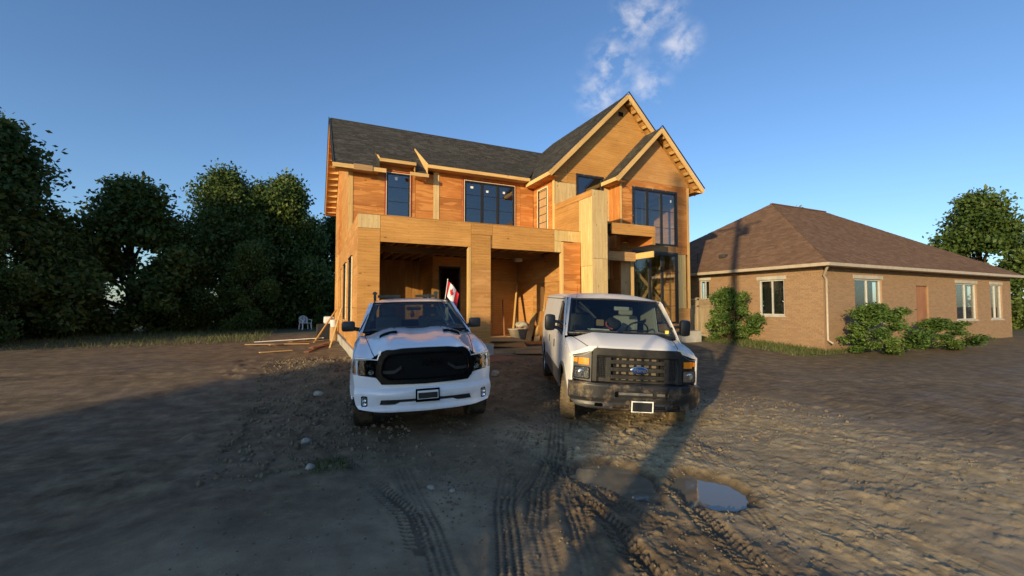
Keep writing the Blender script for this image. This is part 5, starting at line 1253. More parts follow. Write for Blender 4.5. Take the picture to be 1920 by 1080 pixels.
for t in (0, 1):
    mb = MB(); mb.tube([Vector((u * vwh(t), vwb(u * vwh(t), t), vwz(t, u) + .002)) for u in [-1 + i / 6 for i in range(13)]], .018, 6); mb.build('windshield_seal', BLK_SATIN, vn, smooth=60)
def vroof(u, t):
    b = (vwb(u * .77, 1) - .0) * (1 - t) + 5.42 * t; hw = .775 + .095 * ss(0, .08, t)
    return Vector((u * hw, b, 1.932 + .10 * math.sin(min(1, t * 5) * math.pi / 2) * (1 - abs(u) ** 3.5) - .0 * u * u + .012 * ss(0, .1, t)))
MB().grid(vroof, [-1, -.98, -.94, -.88, -.78, -.6, -.4, -.2, 0, .2, .4, .6, .78, .88, .94, .98, 1], [0, .02, .05, .09, .14, .2, .35, .55, .8, 1]).build('roof', P_VAN, vn, smooth=60)
shell([(-.93, .5), (-.93, 1.3), (-.85, 1.94), (.85, 1.94), (.93, 1.3), (.93, .5)], [], lambda u, v, w: (u, 5.46 - w, v), .03, .4, 'rear_door', P_VAN, vn)
MB().grid(lambda u, t: Vector((u * .90, .80 + .10 * t + .14 * u * u, 1.365 + .008 * t - .03 * u * u - .015 * (1 - t))), [-1 + i / 6 for i in range(13)], [0, .5, 1]).build('cowl', BLK_SATIN, vn, smooth=60)
for k in range(24):
    x = -.72 + k * .06; mb = MB(); mb.box(x, x + .03, .82 + .14 * (x / .9) ** 2, .87 + .14 * (x / .9) ** 2, 1.365 - .03 * (x / .9) ** 2, 1.374 - .03 * (x / .9) ** 2); mb.build('cowl_louvre', BLK_MATTE, vn)
for (a, b_, c_) in (((-.80, .93, 1.385), (-.10, .86, 1.405), (-.74, .90, 1.38)), ((-.02, .84, 1.41), (.72, .93, 1.385), (.60, .89, 1.37))):
    mb = MB(); mb.bar(a, b_, .022, .018); mb.bar(c_, Vector(a).lerp(Vector(b_), .5) + Vector((0, -.01, .012)), .02, .014); mb.build('wiper', BLK_SATIN, vn)
# interior
MB().box(-.90, .90, 1.0, 2.6, .60, .68).build('cab_floor', DARK, vn)
MB().grid(lambda u, t: Vector((u * .87, .92 + .55 * t + .12 * u * u, 1.345 + .035 * math.sin(t * 2.6) - .03 * u * u)), [-1 + i / 5 for i in range(11)], [0, .3, .6, .85, 1]).build('dashboard', DARK, vn, smooth=60)
MB().box(-.85, .85, 1.40, 1.50, .9, 1.34).build('dashboard', DARK, vn, bevel=.03)
for x in (-.42, .45):
    mb = MB(); mb.box(x - .25, x + .25, 1.95, 2.45, .95, 1.10); mb.build('seat', LIGHTGREY, vn, bevel=.05); mb = MB(); mb.box(x - .25, x + .25, 2.40, 2.55, 1.05, 1.62); mb.build('seat_back', LIGHTGREY if x > 0 else GREYFAB, vn, bevel=.07)
    mb = MB(); mb.box(x - .14, x + .14, 2.42, 2.53, 1.63, 1.80); mb.build('headrest', LIGHTGREY if x > 0 else GREYFAB, vn, bevel=.04)
shell([(-.86, .7), (-.86, 1.3), (-.80, 1.9), (.80, 1.9), (.86, 1.3), (.86, .7)], [[(.05, 1.45), (.05, 1.75), (.40, 1.75), (.40, 1.45)]], lambda u, v, w: (u, 2.9 - w, v), .02, .4, 'cargo_partition', DARK, vn)
MB().box(-.88, .88, 1.7, 5.4, 1.90, 1.915).build('headliner', DARK, vn)
mb = MB(); ring = [Vector((.45 + .2 * math.cos(a), 1.66 - .10 * math.sin(a), 1.38 + .16 * math.sin(a))) for a in [2 * math.pi * i / 24 for i in range(25)]]; mb.tube(ring, .016, 6, cap=False); mb.bar((.26, 1.66, 1.38), (.64, 1.66, 1.38), .05, .03); mb.build('steering_wheel', BLK_SATIN, vn, smooth=60)
mb = MB(); mb.box(-.02, .25, 1.50, 1.53, 1.74, 1.81); mb.build('rear_view_mirror', LIGHTGREY, vn, bevel=.012)
mb = MB(); mb.box(-.46, -.12, 1.10, 1.30, 1.402, 1.412); mb.bar((-.45, 1.08, 1.425), (-.14, 1.10, 1.42), .02, .012); mb.build('paper_sheets', PAPER, vn, M=Matrix.Rotation(R(3), 4, 'Z'))
mb = MB(); mb.grid(lambda u, v: Vector((.02 + (.17 + .03 * math.sin(3 * u + 2 * v)) * math.cos(u) * math.cos(v), 1.78 + .14 * math.sin(u) * math.cos(v), 1.46 + (.12 + .03 * math.sin(2 * u)) * math.sin(v))), [2 * math.pi * i / 20 for i in range(21)], [math.pi * (j / 8 - .5) for j in range(9)]); mb.build('dark_jacket_on_seat', plain('dark_cloth_bundle', (.03, .032, .035), .9, bumpy=.8, nscale=5), vn, smooth=60)
mb = MB(); mb.tube([(-.13, 1.60, 1.52), (-.14, 1.56, 1.47), (-.09, 1.54, 1.42), (-.02, 1.54, 1.40)], .014, 7); mb.build('red_yellow_strap', plain('red_yellow_strap', (.55, .10, .04), .7, noise_amt=.6, nscale=20), vn, smooth=60)
mb = MB(); mb.bar((-.62, 1.7, 1.86), (-.30, 1.75, 1.58), .05, .03); mb.bar((-.62, 1.9, 1.80), (-.36, 1.85, 1.66), .07, .04); mb.build('stowed_tool', GREYFAB, vn)
MB().box(-.30, -.16, 1.62, 1.70, 1.44, 1.56).build('work_glove', plain('tan_leather', (.30, .20, .11), .8), vn, bevel=.02)
MB().box(.735, .795, 1.01, 1.016, 1.395, 1.45).build('windshield_sticker', YELLOW, vn)
for s in (-1, 1):
    mb = MB(); mb.box(*sorted((s * 1.09, s * 1.275)), 1.24, 1.36, 1.345, 1.63); m1 = mb.build('side_mirror', BLK_SATIN, vn, bevel=.06, smooth=50)
    mb = MB(); mb.tube([(s * .93, 1.18, 1.31), (s * .99, 1.20, 1.36), (s * 1.05, 1.27, 1.40), (s * 1.12, 1.30, 1.41)], [.05, .04, .03, .03], 8); mb.build('mirror_arm', BLK_SATIN, m1, smooth=60)
    mb = MB(); mb.tube([(s * .93, 1.24, 1.45), (s * 1.0, 1.26, 1.50), (s * 1.12, 1.30, 1.51)], [.045, .028, .026], 8); mb.build('mirror_arm', BLK_SATIN, m1, smooth=60)
    shell([(1.0, 1.30), (1.10, 1.30), (1.30, 1.52), (1.30, 1.30)], [], VS(s, .02), .03, .2, 'mirror_base', BLK_SATIN, vn)
mb = MB(); mb.tube([(-.83, .88, 1.30), (-.80, .93, 1.65), (-.775, .98, 2.15)], [.004, .003, .002], 5); mb.build('antenna', BLK_SATIN, vn)
MB().box(-.78, .78, .3, 5.3, .36, .58).build('chassis', BLK_MATTE, vn, bevel=.03)
MB().box(-.60, .62, .14, .9, .6, 1.15).build('engine_block', BLK_MATTE, vn, bevel=.05)
wheel(vn, -.86, .78, .375, .375, .24, -1, CHROME, TYRE_MUD, -14); wheel(vn, .86, .78, .375, .375, .24, 1, CHROME, TYRE_MUD, -14)
wheel(vn, -.87, 4.28, .375, .375, .24, -1, STEEL, TYRE, 0); wheel(vn, .87, 4.28, .375, .375, .24, 1, STEEL, TYRE, 0)

# ------------------------------------------------------------------ things in and around the garage
def plank(name, p, q, w, t, mat, label, up=(0, 0, 1), cat='plank', group=None):
    mb = MB(); p, q = Vector(p), Vector(q); mb.bar(Vector((0, 0, 0)), q - p, w, t, up)
    o = mb.build(name, mat, bevel=.002); o.location = p; return tag(o, label, cat, group)
def board(name, x, y, z, rz, L, W_, t, mat, label, tilt=(0, 0), cat='board', group=None, cut=None):
    mb = MB(); P = [(-L / 2, -W_ / 2), (L / 2, -W_ / 2), (L / 2, W_ / 2), (-L / 2, W_ / 2)]
    if cut: P = cut
    sheet_mesh(mb, lambda u, v, w: (u, v, w), [P], t); o = mb.build(name, mat)
    o.location = (x, y, z); o.rotation_euler = (R(tilt[0]), R(tilt[1]), R(rz)); return tag(o, label, cat, group)
S0 = .42
GL = 'boards leaning in the right garage bay'
plank('plank', (6.35, 3.0, S0), (7.05, 4.4, 2.75), .16, .03, W_LUM2, 'long brown board leaning deepest against the garage side wall', (1, 0, 0), group=GL)
plank('plank', (6.15, 2.9, S0), (6.98, 4.2, 2.70), .12, .035, W_LUM, 'long pale board leaning in front of the brown one', (1, 0, 0), group=GL)
plank('plank', (5.95, 3.2, S0), (6.5, 4.65, 2.05), .10, .03, W_RED, 'dark greenish board leaning at the rear wall of the garage', (1, 0, 0), group=GL)
plank('plank', (7.0, 2.0, S0), (7.24, 2.35, 2.55), .20, .03, W_YEL, 'tall yellow plank standing against the garage side wall', (0, 1, 0), group=GL)
plank('plank', (6.15, 1.55, S0), (7.2, 3.0, 1.50), .22, .03, W_LUM, 'short wide pale offcut leaning low against the side wall', (0, 0, 1), group=GL)
plank('plank', (6.35, 1.25, S0), (7.22, 2.45, 1.55), .20, .03, W_YEL, 'short golden offcut leaning just nearer than the wide one', (0, 0, 1), group=GL)
board('board', 7.08, 1.45, S0 + .55, 90, 1.3, 1.1, .018, W_TAN, 'tan plywood offcut standing against the wall behind the van', (0, 76), group=GL)
PG = 'plywood scraps heaped on the garage slab'
board('board', 4.75, .75, S0 + .26, 14, 1.7, .75, .02, W_PALE, 'broad pale plywood offcut on top of the heap in the garage mouth', (6, 3), group=PG)
board('board', 4.7, .45, S0 + .13, -12, 1.5, .6, .02, W_GOLD, 'orange plywood offcut sliding off the front of the heap', (14, 4), group=PG)
board('board', 5.0, 1.0, S0 + .08, 30, 1.5, .7, .02, W_LUM2, 'brown board lying flat under the heap', (2, 2), group=PG)
board('board', 5.7, 1.0, S0 + .05, -25, 1.2, .5, .02, W_ORANGE, 'reddish offcut to the right of the heap', (3, -2), group=PG)
board('board', 6.0, .8, S0 + .10, 12, .9, .35, .02, W_TAN, 'small tan offcut nearest the van wheel', (8, 3), group=PG)
for (x, y, a, L, m_, lb) in ((4.4, .5, 20, .45, W_LUM, 'pale stick lying beside the centre pier'), (4.9, 1.5, 110, .6, W_LUM2, 'brown offcut behind the plywood heap'), (5.3, .45, 65, .35, W_YEL, 'short yellow block in front of the plywood heap'),
                            (5.5, 1.4, 10, .7, W_TAN, 'tan strip lying across the slab behind the heap'), (5.75, .6, 150, .5, W_ORANGE, 'reddish strip between the heap and the van'), (6.1, 1.25, 80, .4, W_LUM, 'small pale block below the leaning offcuts'),
                            (6.3, .5, 35, .55, W_RED, 'dark red scrap next to the van rear wheel'), (5.2, 1.8, 170, .65, W_LUM2, 'brown slat in front of the mixing tub'), (6.5, .95, 120, .5, W_YEL, 'yellow slat at the foot of the leaning offcuts')):
    mb = MB(); mb.bar((-L / 2, 0, 0), (L / 2, 0, 0), random.uniform(.06, .14), .02)
    o = mb.build('offcut', m_); o.location = (x, y, S0 + .02 + random.uniform(0, .06)); o.rotation_euler = (R(random.uniform(-6, 6)), R(random.uniform(-9, 9)), R(a))
    tag(o, lb, 'offcut', 'small offcuts on the garage slab')
# mixing tub in the corner
tb = empty('mortar_tub', (6.15, 2.35, S0), label='grey tapered mixing tub with spattered rim among the leaning boards', cat='tub')
mb = MB(); mb.grid(lambda u, v: Vector((math.copysign(abs(math.cos(u)) ** .5, math.cos(u)) * (.26 + .10 * v), math.copysign(abs(math.sin(u)) ** .5, math.sin(u)) * (.20 + .08 * v), .12 + .36 * v)), [2 * math.pi * i / 28 for i in range(29)], [0, .25, .5, .75, 1]); mb.build('tub_body', CONC_D, tb, smooth=60)
mb = MB(); mb.tube([Vector((math.copysign(abs(math.cos(u)) ** .5, math.cos(u)) * .37, math.copysign(abs(math.sin(u)) ** .5, math.sin(u)) * .285, .48)) for u in [2 * math.pi * i / 28 for i in range(29)]], .016, 6, cap=False); mb.build('tub_rim', CONC, tb, smooth=60)
mb = MB(); mb.box(-.20, .20, -.15, .15, .0, .118); mb.build('tub_base', W_LUM2, tb)
tub_bag = MB(); tub_bag.grid(lambda u, v: Vector((.30 * math.cos(u) * math.cos(v), .22 * math.sin(u) * math.cos(v), .12 * math.sin(v) + .03 * math.sin(3 * u))), [2 * math.pi * i / 20 for i in range(21)], [math.pi * (j / 8 - .5) for j in range(9)])
o = tub_bag.build('cement_bag', CONC, smooth=60); o.location = (6.5, 2.7, S0 + .62); tag(o, 'crumpled pale bag resting behind the mixing tub', 'bag')
o = MB().box(6.3, 6.75, 2.5, 2.9, S0, S0 + .5).build('cardboard_box', W_LUM2, bevel=.01); tag(o, 'brown box holding the crumpled bag in the garage corner', 'box')
o = MB().box(6.0, 6.3, 2.25, 2.5, 3.52, 3.655).build('paper_bundle', CONC, bevel=.02); tag(o, 'pale bundle tucked under the garage ceiling beam', 'bundle')
# timber curb and plywood laid on the mud
plank('timber_curb', (3.9, .02, .30), (7.0, .20, .33), .14, .22, W_LUM2, 'weathered timber edging along the garage threshold', cat='timber')
plank('timber_curb', (4.0, -.22, .20), (6.2, -.12, .22), .18, .12, CONC_D, 'long dirty plank lying in front of the garage threshold', cat='timber')
board('board', 3.75, -.95, gz(3.75, -.95) + .035, 12, 1.1, .95, .02, W_RED, 'square brown plywood scrap on the mud between the vehicles', (1.5, -1), cat='board')
board('board', 5.45, -.35, gz(5.45, -.35) + .06, -22, 1.3, .8, .02, W_LUM2, 'pale plywood scrap on the mud beside the van wheel', (2, 1), cat='board')
# side of the house: props, lumber, bucket
plank('plank', (-1.02, 7.4, .22), (-.03, 9.6, 1.62), .09, .04, W_LUM, 'long thin prop leaning against the house side, farther of two', (1, 0, 0), group='props leaning on the left wall')
plank('plank', (-.52, 4.5, .20), (-.03, 5.9, 1.72), .10, .045, W_YEL, 'thicker yellow prop leaning against the house side, nearer of two', (1, 0, 0), group='props leaning on the left wall')
lum = 'boards lying beside the house'
k_ = 0
for (x, y, rz, L, w_, z, m_, lb) in ((-1.0, 4.3, 78, 2.6, .16, .05, W_RED, 'reddish board at the near end of the ground lumber'), (-.80, 4.9, 74, 2.4, .16, .07, W_RED, 'second reddish board beside the house wall'), (-.62, 5.8, 70, 2.6, .15, .09, W_RED, 'reddish board closest to the house wall'),
                             (-1.6, 6.6, 30, 2.2, .12, .10, W_LUM2, 'brown board crossing the far lumber pile'), (-1.9, 7.6, 12, 2.6, .14, .14, PAPER, 'long whitish strip on top of the far lumber pile'), (-1.7, 7.2, 50, 2.2, .14, .06, W_JOIST, 'dark board under the far lumber pile'),
                             (-2.3, 6.4, -20, 2.4, .12, .08, W_LUM2, 'brown board pointing left out of the lumber pile'), (-1.3, 8.3, 65, 2.8, .18, .12, W_JOIST, 'dark wide board at the back of the lumber pile'), (-2.2, 3.9, 20, 1.0, .16, .05, W_LUM, 'short pale offcut on the rubble at the far left')):
    board('board', x, y, gz(x, y) + z, rz, L, w_, .025, m_, lb, (random.uniform(-3, 3), random.uniform(-3, 3)), group=lum)
bk = empty('bucket', (-.22, 8.0, gz(-.22, 8.0) + .62), label='white bucket standing on a log stump by the side wall', cat='bucket')
mb = MB(); mb.lathe([(0, .001), (0, .13), (.30, .155), (.30, .145), (.02, .12)], 24, 'z'); mb.build('bucket_body', PLASTW, bk, smooth=50)
mb = MB(); mb.lathe([(.285, .158), (.30, .165), (.31, .158)], 24, 'z'); mb.build('rim', PLASTW, bk, smooth=50)
mb = MB(); mb.lathe([(0, .17), (.02, .16), (.60, .15), (.62, .14), (.62, .001)], 18, 'z'); o = mb.build('log_stump', W_LUM2, smooth=50); o.location = (-.22, 8.0, gz(-.22, 8.0)); tag(o, 'upright log stump under the white bucket', 'stump')
o = MB().box(-.9, -.2, 9.0, 9.6, .2, .95).build('equipment_crate', BLK_SATIN, bevel=.03); tag(o, 'dark equipment crate behind the bucket by the wall', 'crate')
o = MB().box(-.6, -.15, 9.0, 9.5, .96, 1.3).build('tarp_bundle', PLASTW, bevel=.08); tag(o, 'pale folded tarp on the dark crate', 'tarp')
# garden chair
ch = empty('garden_chair', (-1.45, 18.4, .25), M=Matrix.Translation((-1.45, 18.4, gz(-1.45, 18.4))) @ Matrix.Rotation(R(25), 4, 'Z'), label='white plastic garden armchair under the dark trees', cat='chair')
MB().box(-.26, .26, -.25, .22, .40, .43).build('seat', PLASTW, ch, bevel=.01)
for x in (-.26, .26):
    for y in (-.24, .22):
        mb = MB(); mb.bar((x, y, .41), (x * 1.12, y * 1.12, 0), .05, .05); mb.build('leg', PLASTW, ch)
    mb = MB(); mb.tube([(x * 1.05, -.26, .42), (x * 1.12, -.27, .62), (x * 1.12, .05, .64), (x, .24, .60)], .025, 6); mb.build('armrest', PLASTW, ch, smooth=60)
mb = MB(); mb.tube([(-.25, .24, .42), (-.27, .30, .70), (-.15, .33, .84), (0, .34, .87), (.15, .33, .84), (.27, .30, .70), (.25, .24, .42)], .025, 6); mb.build('back_frame', PLASTW, ch, smooth=60)
for x in np.arange(-.19, .2, .095):
    mb = MB(); mb.bar((x, .24, .43), (x, .32, .83), .05, .012, (0, 1, 0)); mb.build('back_slat', PLASTW, ch)

# ------------------------------------------------------------------ neighbour's house, fence, bush
nb = empty('neighbour_house', (16.5, -2.5, 0), label='brick bungalow with brown hip roof next door on the right', cat='house')
def nbm(mb, name, mat, parent=nb, **kw):
    o = mb.build(name, mat, parent, **kw); o.location = (-16.5, 2.5, 0); return o
def in_nb(o): o.location = (-16.5, 2.5, 0)
XA, XB, YA, YB = 16.5, 33.5, -2.9, 9.0
def nwall(pl, outline, holes, ulines):
    o = sheet(pl, outline, BRICK, holes, t=.22, name='brick_wall', parent=nb, gap=0); o.location = (-16.5, 2.5, 0)
NWIN = [(2.28, 2.86, 2.1, 3.05), (-1.4, -.3, 1.4, 2.9), (6, 7, 1.4, 2.9)]
nwall(plane('left', XA), rect(YA, YB, 0, 3.35), NWIN, None)
FW = [(18.6, 20.6, 1.1, 2.9), (27.2, 29.4, 1.1, 2.9), (31, 32.4, 1.1, 2.9)]
nwall(plane('front', YA), rect(XA + .222, XB, 0, 3.35), FW + [(23.4, 24.5, .3, 2.7)], None)
def nwindow(kind, k, u0, u1, v0, v1):
    pl = plane(kind, k); mb = MB()
    def pb(mb, a, b_, c, d, w0, w1):
        P = [Vector(pl(a if i & 1 == 0 else b_, c if i & 2 == 0 else d, w0 if i & 4 == 0 else w1)) for i in range(8)]
        mb.box(min(p.x for p in P), max(p.x for p in P), min(p.y for p in P), max(p.y for p in P), min(p.z for p in P), max(p.z for p in P))
    f = .06
    for q in ((u0, u1, v0, v0 + f), (u0, u1, v1 - f, v1), (u0, u0 + f, v0 + f, v1 - f), (u1 - f, u1, v0 + f, v1 - f), ((u0 + u1) / 2 - .02, (u0 + u1) / 2 + .02, v0 + f, v1 - f)): pb(mb, *q, -.14, -.06)
    w = nbm(mb, 'window', LIGHTGREY)
    mb = MB(); pb(mb, u0 + f, u1 - f, v0 + f, v1 - f, -.11, -.10); o = mb.build('pane', G_WIN, w)
    mb = MB(); pb(mb, u0, u1, v0, v1, -.35, -.34); o = mb.build('curtain', DARK, w)
    mb = MB(); pb(mb, u0 - .05, u1 + .05, v0 - .07, v0 - .001, -.05, .04); mb.build('sill', CONC, w)
    mb = MB(); pb(mb, u0 - .1, u1 + .1, v1 + .001, v1 + .15, -.05, .012); mb.build('lintel', CONC, w)
for q in NWIN: nwindow('left', XA, *q)
for q in FW: nwindow('front', YA, *q)
mb = MB(); mb.box(23.4, 24.5, YA + .08, YA + .13, .3, 2.7); d = nbm(mb, 'door', W_RED)
mb = MB(); mb.ell((24.35, YA + .05, 1.4), (.03, .03, .03)); mb.build('handle', CHROME, d)
OV = .42; EX0, EX1, EY0, EY1 = XA - OV, XB + OV, YA - OV, YB + OV; EZ = 3.42; sk = .65; ck = math.sqrt(1 + sk * sk); hw_ = (EY1 - EY0) / 2
rb = MB().box(EX0 + hw_, EX1 - hw_, YA + hw_ - OV - .07, YA + hw_ - OV + .07, EZ + sk * hw_ + .0, EZ + sk * hw_ + .05); rf = nbm(rb, 'roof', SH_BROWN); rf.data.attributes.new('rnd', 'FLOAT', 'FACE')
for (O, U, Vv, P, sd) in (((EX0, EY0, EZ), (0, 1, 0), (1, 0, sk), [(0, 0), (2 * hw_, 0), (hw_, hw_ * ck)], 21), ((EX0, EY0, EZ), (1, 0, 0), (0, 1, sk), [(0, 0), (EX1 - EX0, 0), (EX1 - EX0 - hw_, hw_ * ck), (hw_, hw_ * ck)], 22),
                          ((EX0, EY1, EZ), (1, 0, 0), (0, -1, sk), [(0, 0), (EX1 - EX0, 0), (EX1 - EX0 - hw_, hw_ * ck), (hw_, hw_ * ck)], 23), ((EX1, EY0, EZ), (0, 1, 0), (-1, 0, sk), [(0, 0), (2 * hw_, 0), (hw_, hw_ * ck)], 24)):
    roof_plane(rf, O, U, Vv, P, SH_BROWN, seed=sd, course=.16 if sd < 23 else .4, deckmat=W_LUM2)
GUT = plain('beige_aluminium', (.42, .35, .26), .45)
mb = MB(); mb.box(EX0 - .10, EX0 - .002, EY0, EY1, EZ - .13, EZ - .01); mb.build('gutter', GUT, rf)
mb = MB(); mb.box(EX0 - .10, EX1, EY0 - .10, EY0 - .002, EZ - .13, EZ - .01); mb.build('gutter', GUT, rf)
mb = MB(); mb.box(EX0, XA + .02, EY0, EY1, EZ - .12, EZ - .10); mb.box(XA, EX1, EY0, YA + .02, EZ - .12, EZ - .10); mb.build('soffit', GUT, rf)
for (X, Y) in ((17.25, 2.05), (17.1, 4.9)):
    z = EZ + sk * (X - EX0); mb = MB(); mb.box(X - .16, X + .16, Y - .17, Y + .17, z - .05, z + .14); mb.build('roof_vent', ROOFVENT, rf, bevel=.04)
mb = MB(); mb.tube([(17.0, 3.35, 3.9), (17.0, 3.35, 4.5)], .06, 10); mb.build('vent_pipe', ROOFVENT, rf)
mb = MB(); mb.tube([(XA - .30, YA - .36, EZ - .12), (XA - .12, YA - .10, EZ - .45), (XA + .10, YA - .06, EZ - .6), (XA + .10, YA - .06, .5), (XA + .10, YA - .25, .38)], .045, 8); nbm(mb, 'downspout', GUT, smooth=60)
# fence between the houses
fn = empty('wooden_fence', (14.0, 1.95, .25), label='weathered wooden fence with lattice top between the two houses', cat='fence')
def fb(mb, name, mat=FENCE_W):
    o = mb.build(name, mat, fn); o.location = (-14.0, -1.95, -.25); return o
for i in range(18):
    x = 14.02 + i * .137; fb(MB().box(x, x + .128, 1.94 + .004 * (i % 2), 1.965 + .004 * (i % 2), .22, 1.78), 'fence_board')
for x in (13.97, 15.25, 16.38):
    o = fb(MB().box(x, x + .11, 1.90, 2.01, .1, 2.13), 'post'); cap = MB().box(x - .02, x + .13, 1.88, 2.03, 2.132, 2.18).build('post_cap', FENCE_W, o)
for z in (.5, 1.74, 2.06): fb(MB().box(14.08, 16.38, 1.90, 1.938, z, z + .07), 'rail')
for i in range(34):
    for s_ in (-1, 1):
        x = 14.1 + i * .07; a, b_ = ((x, 1.80), (x + .24, 2.06)) if s_ > 0 else ((x, 2.06), (x + .24, 1.80))
        if b_[0] > 16.38: continue
        mb = MB(); mb.bar((a[0], 1.945 + .008 * s_, a[1]), (b_[0], 1.945 + .008 * s_, b_[1]), .008, .022, (0, 1, 0)); fb(mb, 'lattice_strip')

# ------------------------------------------------------------------ foliage
def leaf_mesh(name, centres, radii, n, size, seed, mat, flat=.75):
    rs = np.random.RandomState(seed); k = len(centres); w = np.array([r ** 2 for r in radii]); w = w / w.sum()
    idx = rs.choice(k, n, p=w); c = np.array(centres)[idx]; r = np.array(radii)[idx][:, None]
    d = rs.normal(size=(n, 3)); d /= np.linalg.norm(d, axis=1)[:, None]
    p = c + d * r * (rs.rand(n, 1) ** .38) * np.array([1, 1, flat]) * (1 + .25 * rs.normal(size=(n, 1)))
    a = rs.normal(size=(n, 3)); a /= np.linalg.norm(a, axis=1)[:, None]; b_ = np.cross(a, rs.normal(size=(n, 3))); b_ /= np.linalg.norm(b_, axis=1)[:, None]
    s_ = size * rs.uniform(.6, 1.3, (n, 1)); a = a * s_; b_ = b_ * s_ * .55
    nrm = np.cross(a, b_); nrm /= np.linalg.norm(nrm, axis=1)[:, None]; bend = nrm * s_ * .18
    V = np.stack([p - a, p - b_ + bend, p + a, p + b_ + bend], 1).reshape(-1, 3)
    me = bpy.data.meshes.new(name); me.vertices.add(4 * n); me.vertices.foreach_set('co', V.astype(np.float32).ravel())
    me.loops.add(4 * n); me.loops.foreach_set('vertex_index', np.arange(4 * n, dtype=np.int32)); me.polygons.add(n); me.polygons.foreach_set('loop_start', np.arange(0, 4 * n, 4, dtype=np.int32)); me.polygons.foreach_set('loop_total', np.full(n, 4, np.int32))
    at = me.attributes.new('rnd', 'FLOAT', 'FACE'); tone = rs.rand(k)[idx] * .55 + rs.rand(n) * .45; at.data.foreach_set('value', tone.astype(np.float32))
    me.update(); me.materials.append(mat); return me
def make_tree(seed, H, Rc, nclump, nleaf, leaf, mat, z0=.18):
    rs = random.Random(seed); mb = MB(); C_ = []; Rr = []
    trunk = [(0, 0, -.2), (rs.uniform(-.1, .1), .05, H * .2), (rs.uniform(-.2, .2), rs.uniform(-.2, .2), H * .45), (rs.uniform(-.3, .3), rs.uniform(-.3, .3), H * .8)]
    mb.tube(trunk, [H * .028, H * .022, H * .016, H * .005], 9)
    for i in range(nclump):
        t = (i + .5) / nclump; h = z0 + (1 - z0) * t; prof = math.sin(min(1, (1 - (h - z0) / (1 - z0)) * 1.25 + .12) * math.pi / 2) * (.72 + .28 * math.sin(h * 4))
        a = i * 2.4 + rs.uniform(-.5, .5); rad = Rc * prof * rs.uniform(.35, .95); cr_ = Rc * rs.uniform(.22, .40)
        p = (math.cos(a) * rad, math.sin(a) * rad, H * h - cr_ * .3); C_.append(p); Rr.append(cr_)
        if i % 2 == 0:
            zt = max(H * .12, p[2] * .62); mb.tube([(trunk[2][0] * zt / H, 0, zt), (p[0] * .5, p[1] * .5, (zt + p[2]) / 2 + .1), p], [H * .010, H * .006, H * .002], 6)
    return mb, leaf_mesh('crown', C_, Rr, nleaf, leaf, seed, mat)
VAR = []
for sd, H, Rc, nc, nl in ((31, 9.5, 3.4, 46, 30000), (32, 8.2, 3.0, 40, 26000), (33, 10.5, 3.8, 52, 32000)):
    mb, cm_ = make_tree(sd, H, Rc, nc, int(nl * 1.25), .125, LEAF, z0=.06); VAR.append((mb, cm_, H))
TRK = {}
def place_tree(v, x, y, s, rz, label, group='trees beyond the lot', name='tree'):
    t = empty(name, (x, y, gz(x, y)), label=label, cat='tree', group=group); t.rotation_euler.z = rz; t.scale = (s * (1 + .10 * math.sin(x * 7)), s, s * (1 + .08 * math.sin(x * 5 + y)))
    if v not in TRK:
        o = VAR[v][0].build('trunk', BARK, t, smooth=60); TRK[v] = o.data
    else:
        o = bpy.data.objects.new('trunk', TRK[v]); COL.objects.link(o); o.parent = t
    c_ = bpy.data.objects.new('crown', VAR[v][1]); COL.objects.link(c_); c_.parent = t; return t
trees = [(0, -2.9, 22.5, 1.06, .3, 'dark leafy tree directly left of the house behind the white chair'), (2, -6.5, 22.0, .95, 2.0, 'tall dark tree second from the house on the left'),
         (1, -4.6, 19.0, .62, 1.1, 'low dark tree in front of the row left of the house'), (1, -10.5, 18.5, 1.1, 4.0, 'broad dark tree third from the house on the left'),
         (0, -14.5, 14.5, 1.15, 5.2, 'wide dark tree in the middle of the left tree row'), (2, -17.5, 9.0, 1.1, .9, 'tall tree near the left end of the tree row'),
         (1, -20.5, 6.0, 1.1, 2.7, 'dense tree at the far left end of the tree row'), (0, .8, 27.0, 1.0, 3.3, 'tree showing just past the rear corner of the house'),
         (1, -13.0, 10.5, .6, 2.2, 'small dense tree in front of the left row'), (1, -.6, 21.5, .55, 1.4, 'low tree filling the gap behind the white chair'), (0, -8.3, 19.5, .62, .4, 'low tree between the second and third tall trees'), (2, -12.6, 15.8, .55, 2.9, 'low tree under the broad dark trees'), (1, -16.5, 11.5, .62, 4.9, 'low tree in front of the tall left trees'), (2, -4.6, 25.5, .98, .9, 'tree rising behind the gap in the left row')]
for t_ in trees: place_tree(*t_)
for t_ in ((0, 39, 12, 1.1, 1.4, 'tree rising behind the neighbouring bungalow'), (1, 42, 1, 1.2, 2.4, 'tree at the right edge beyond the bungalow')): place_tree(*t_, group='trees behind the bungalow')
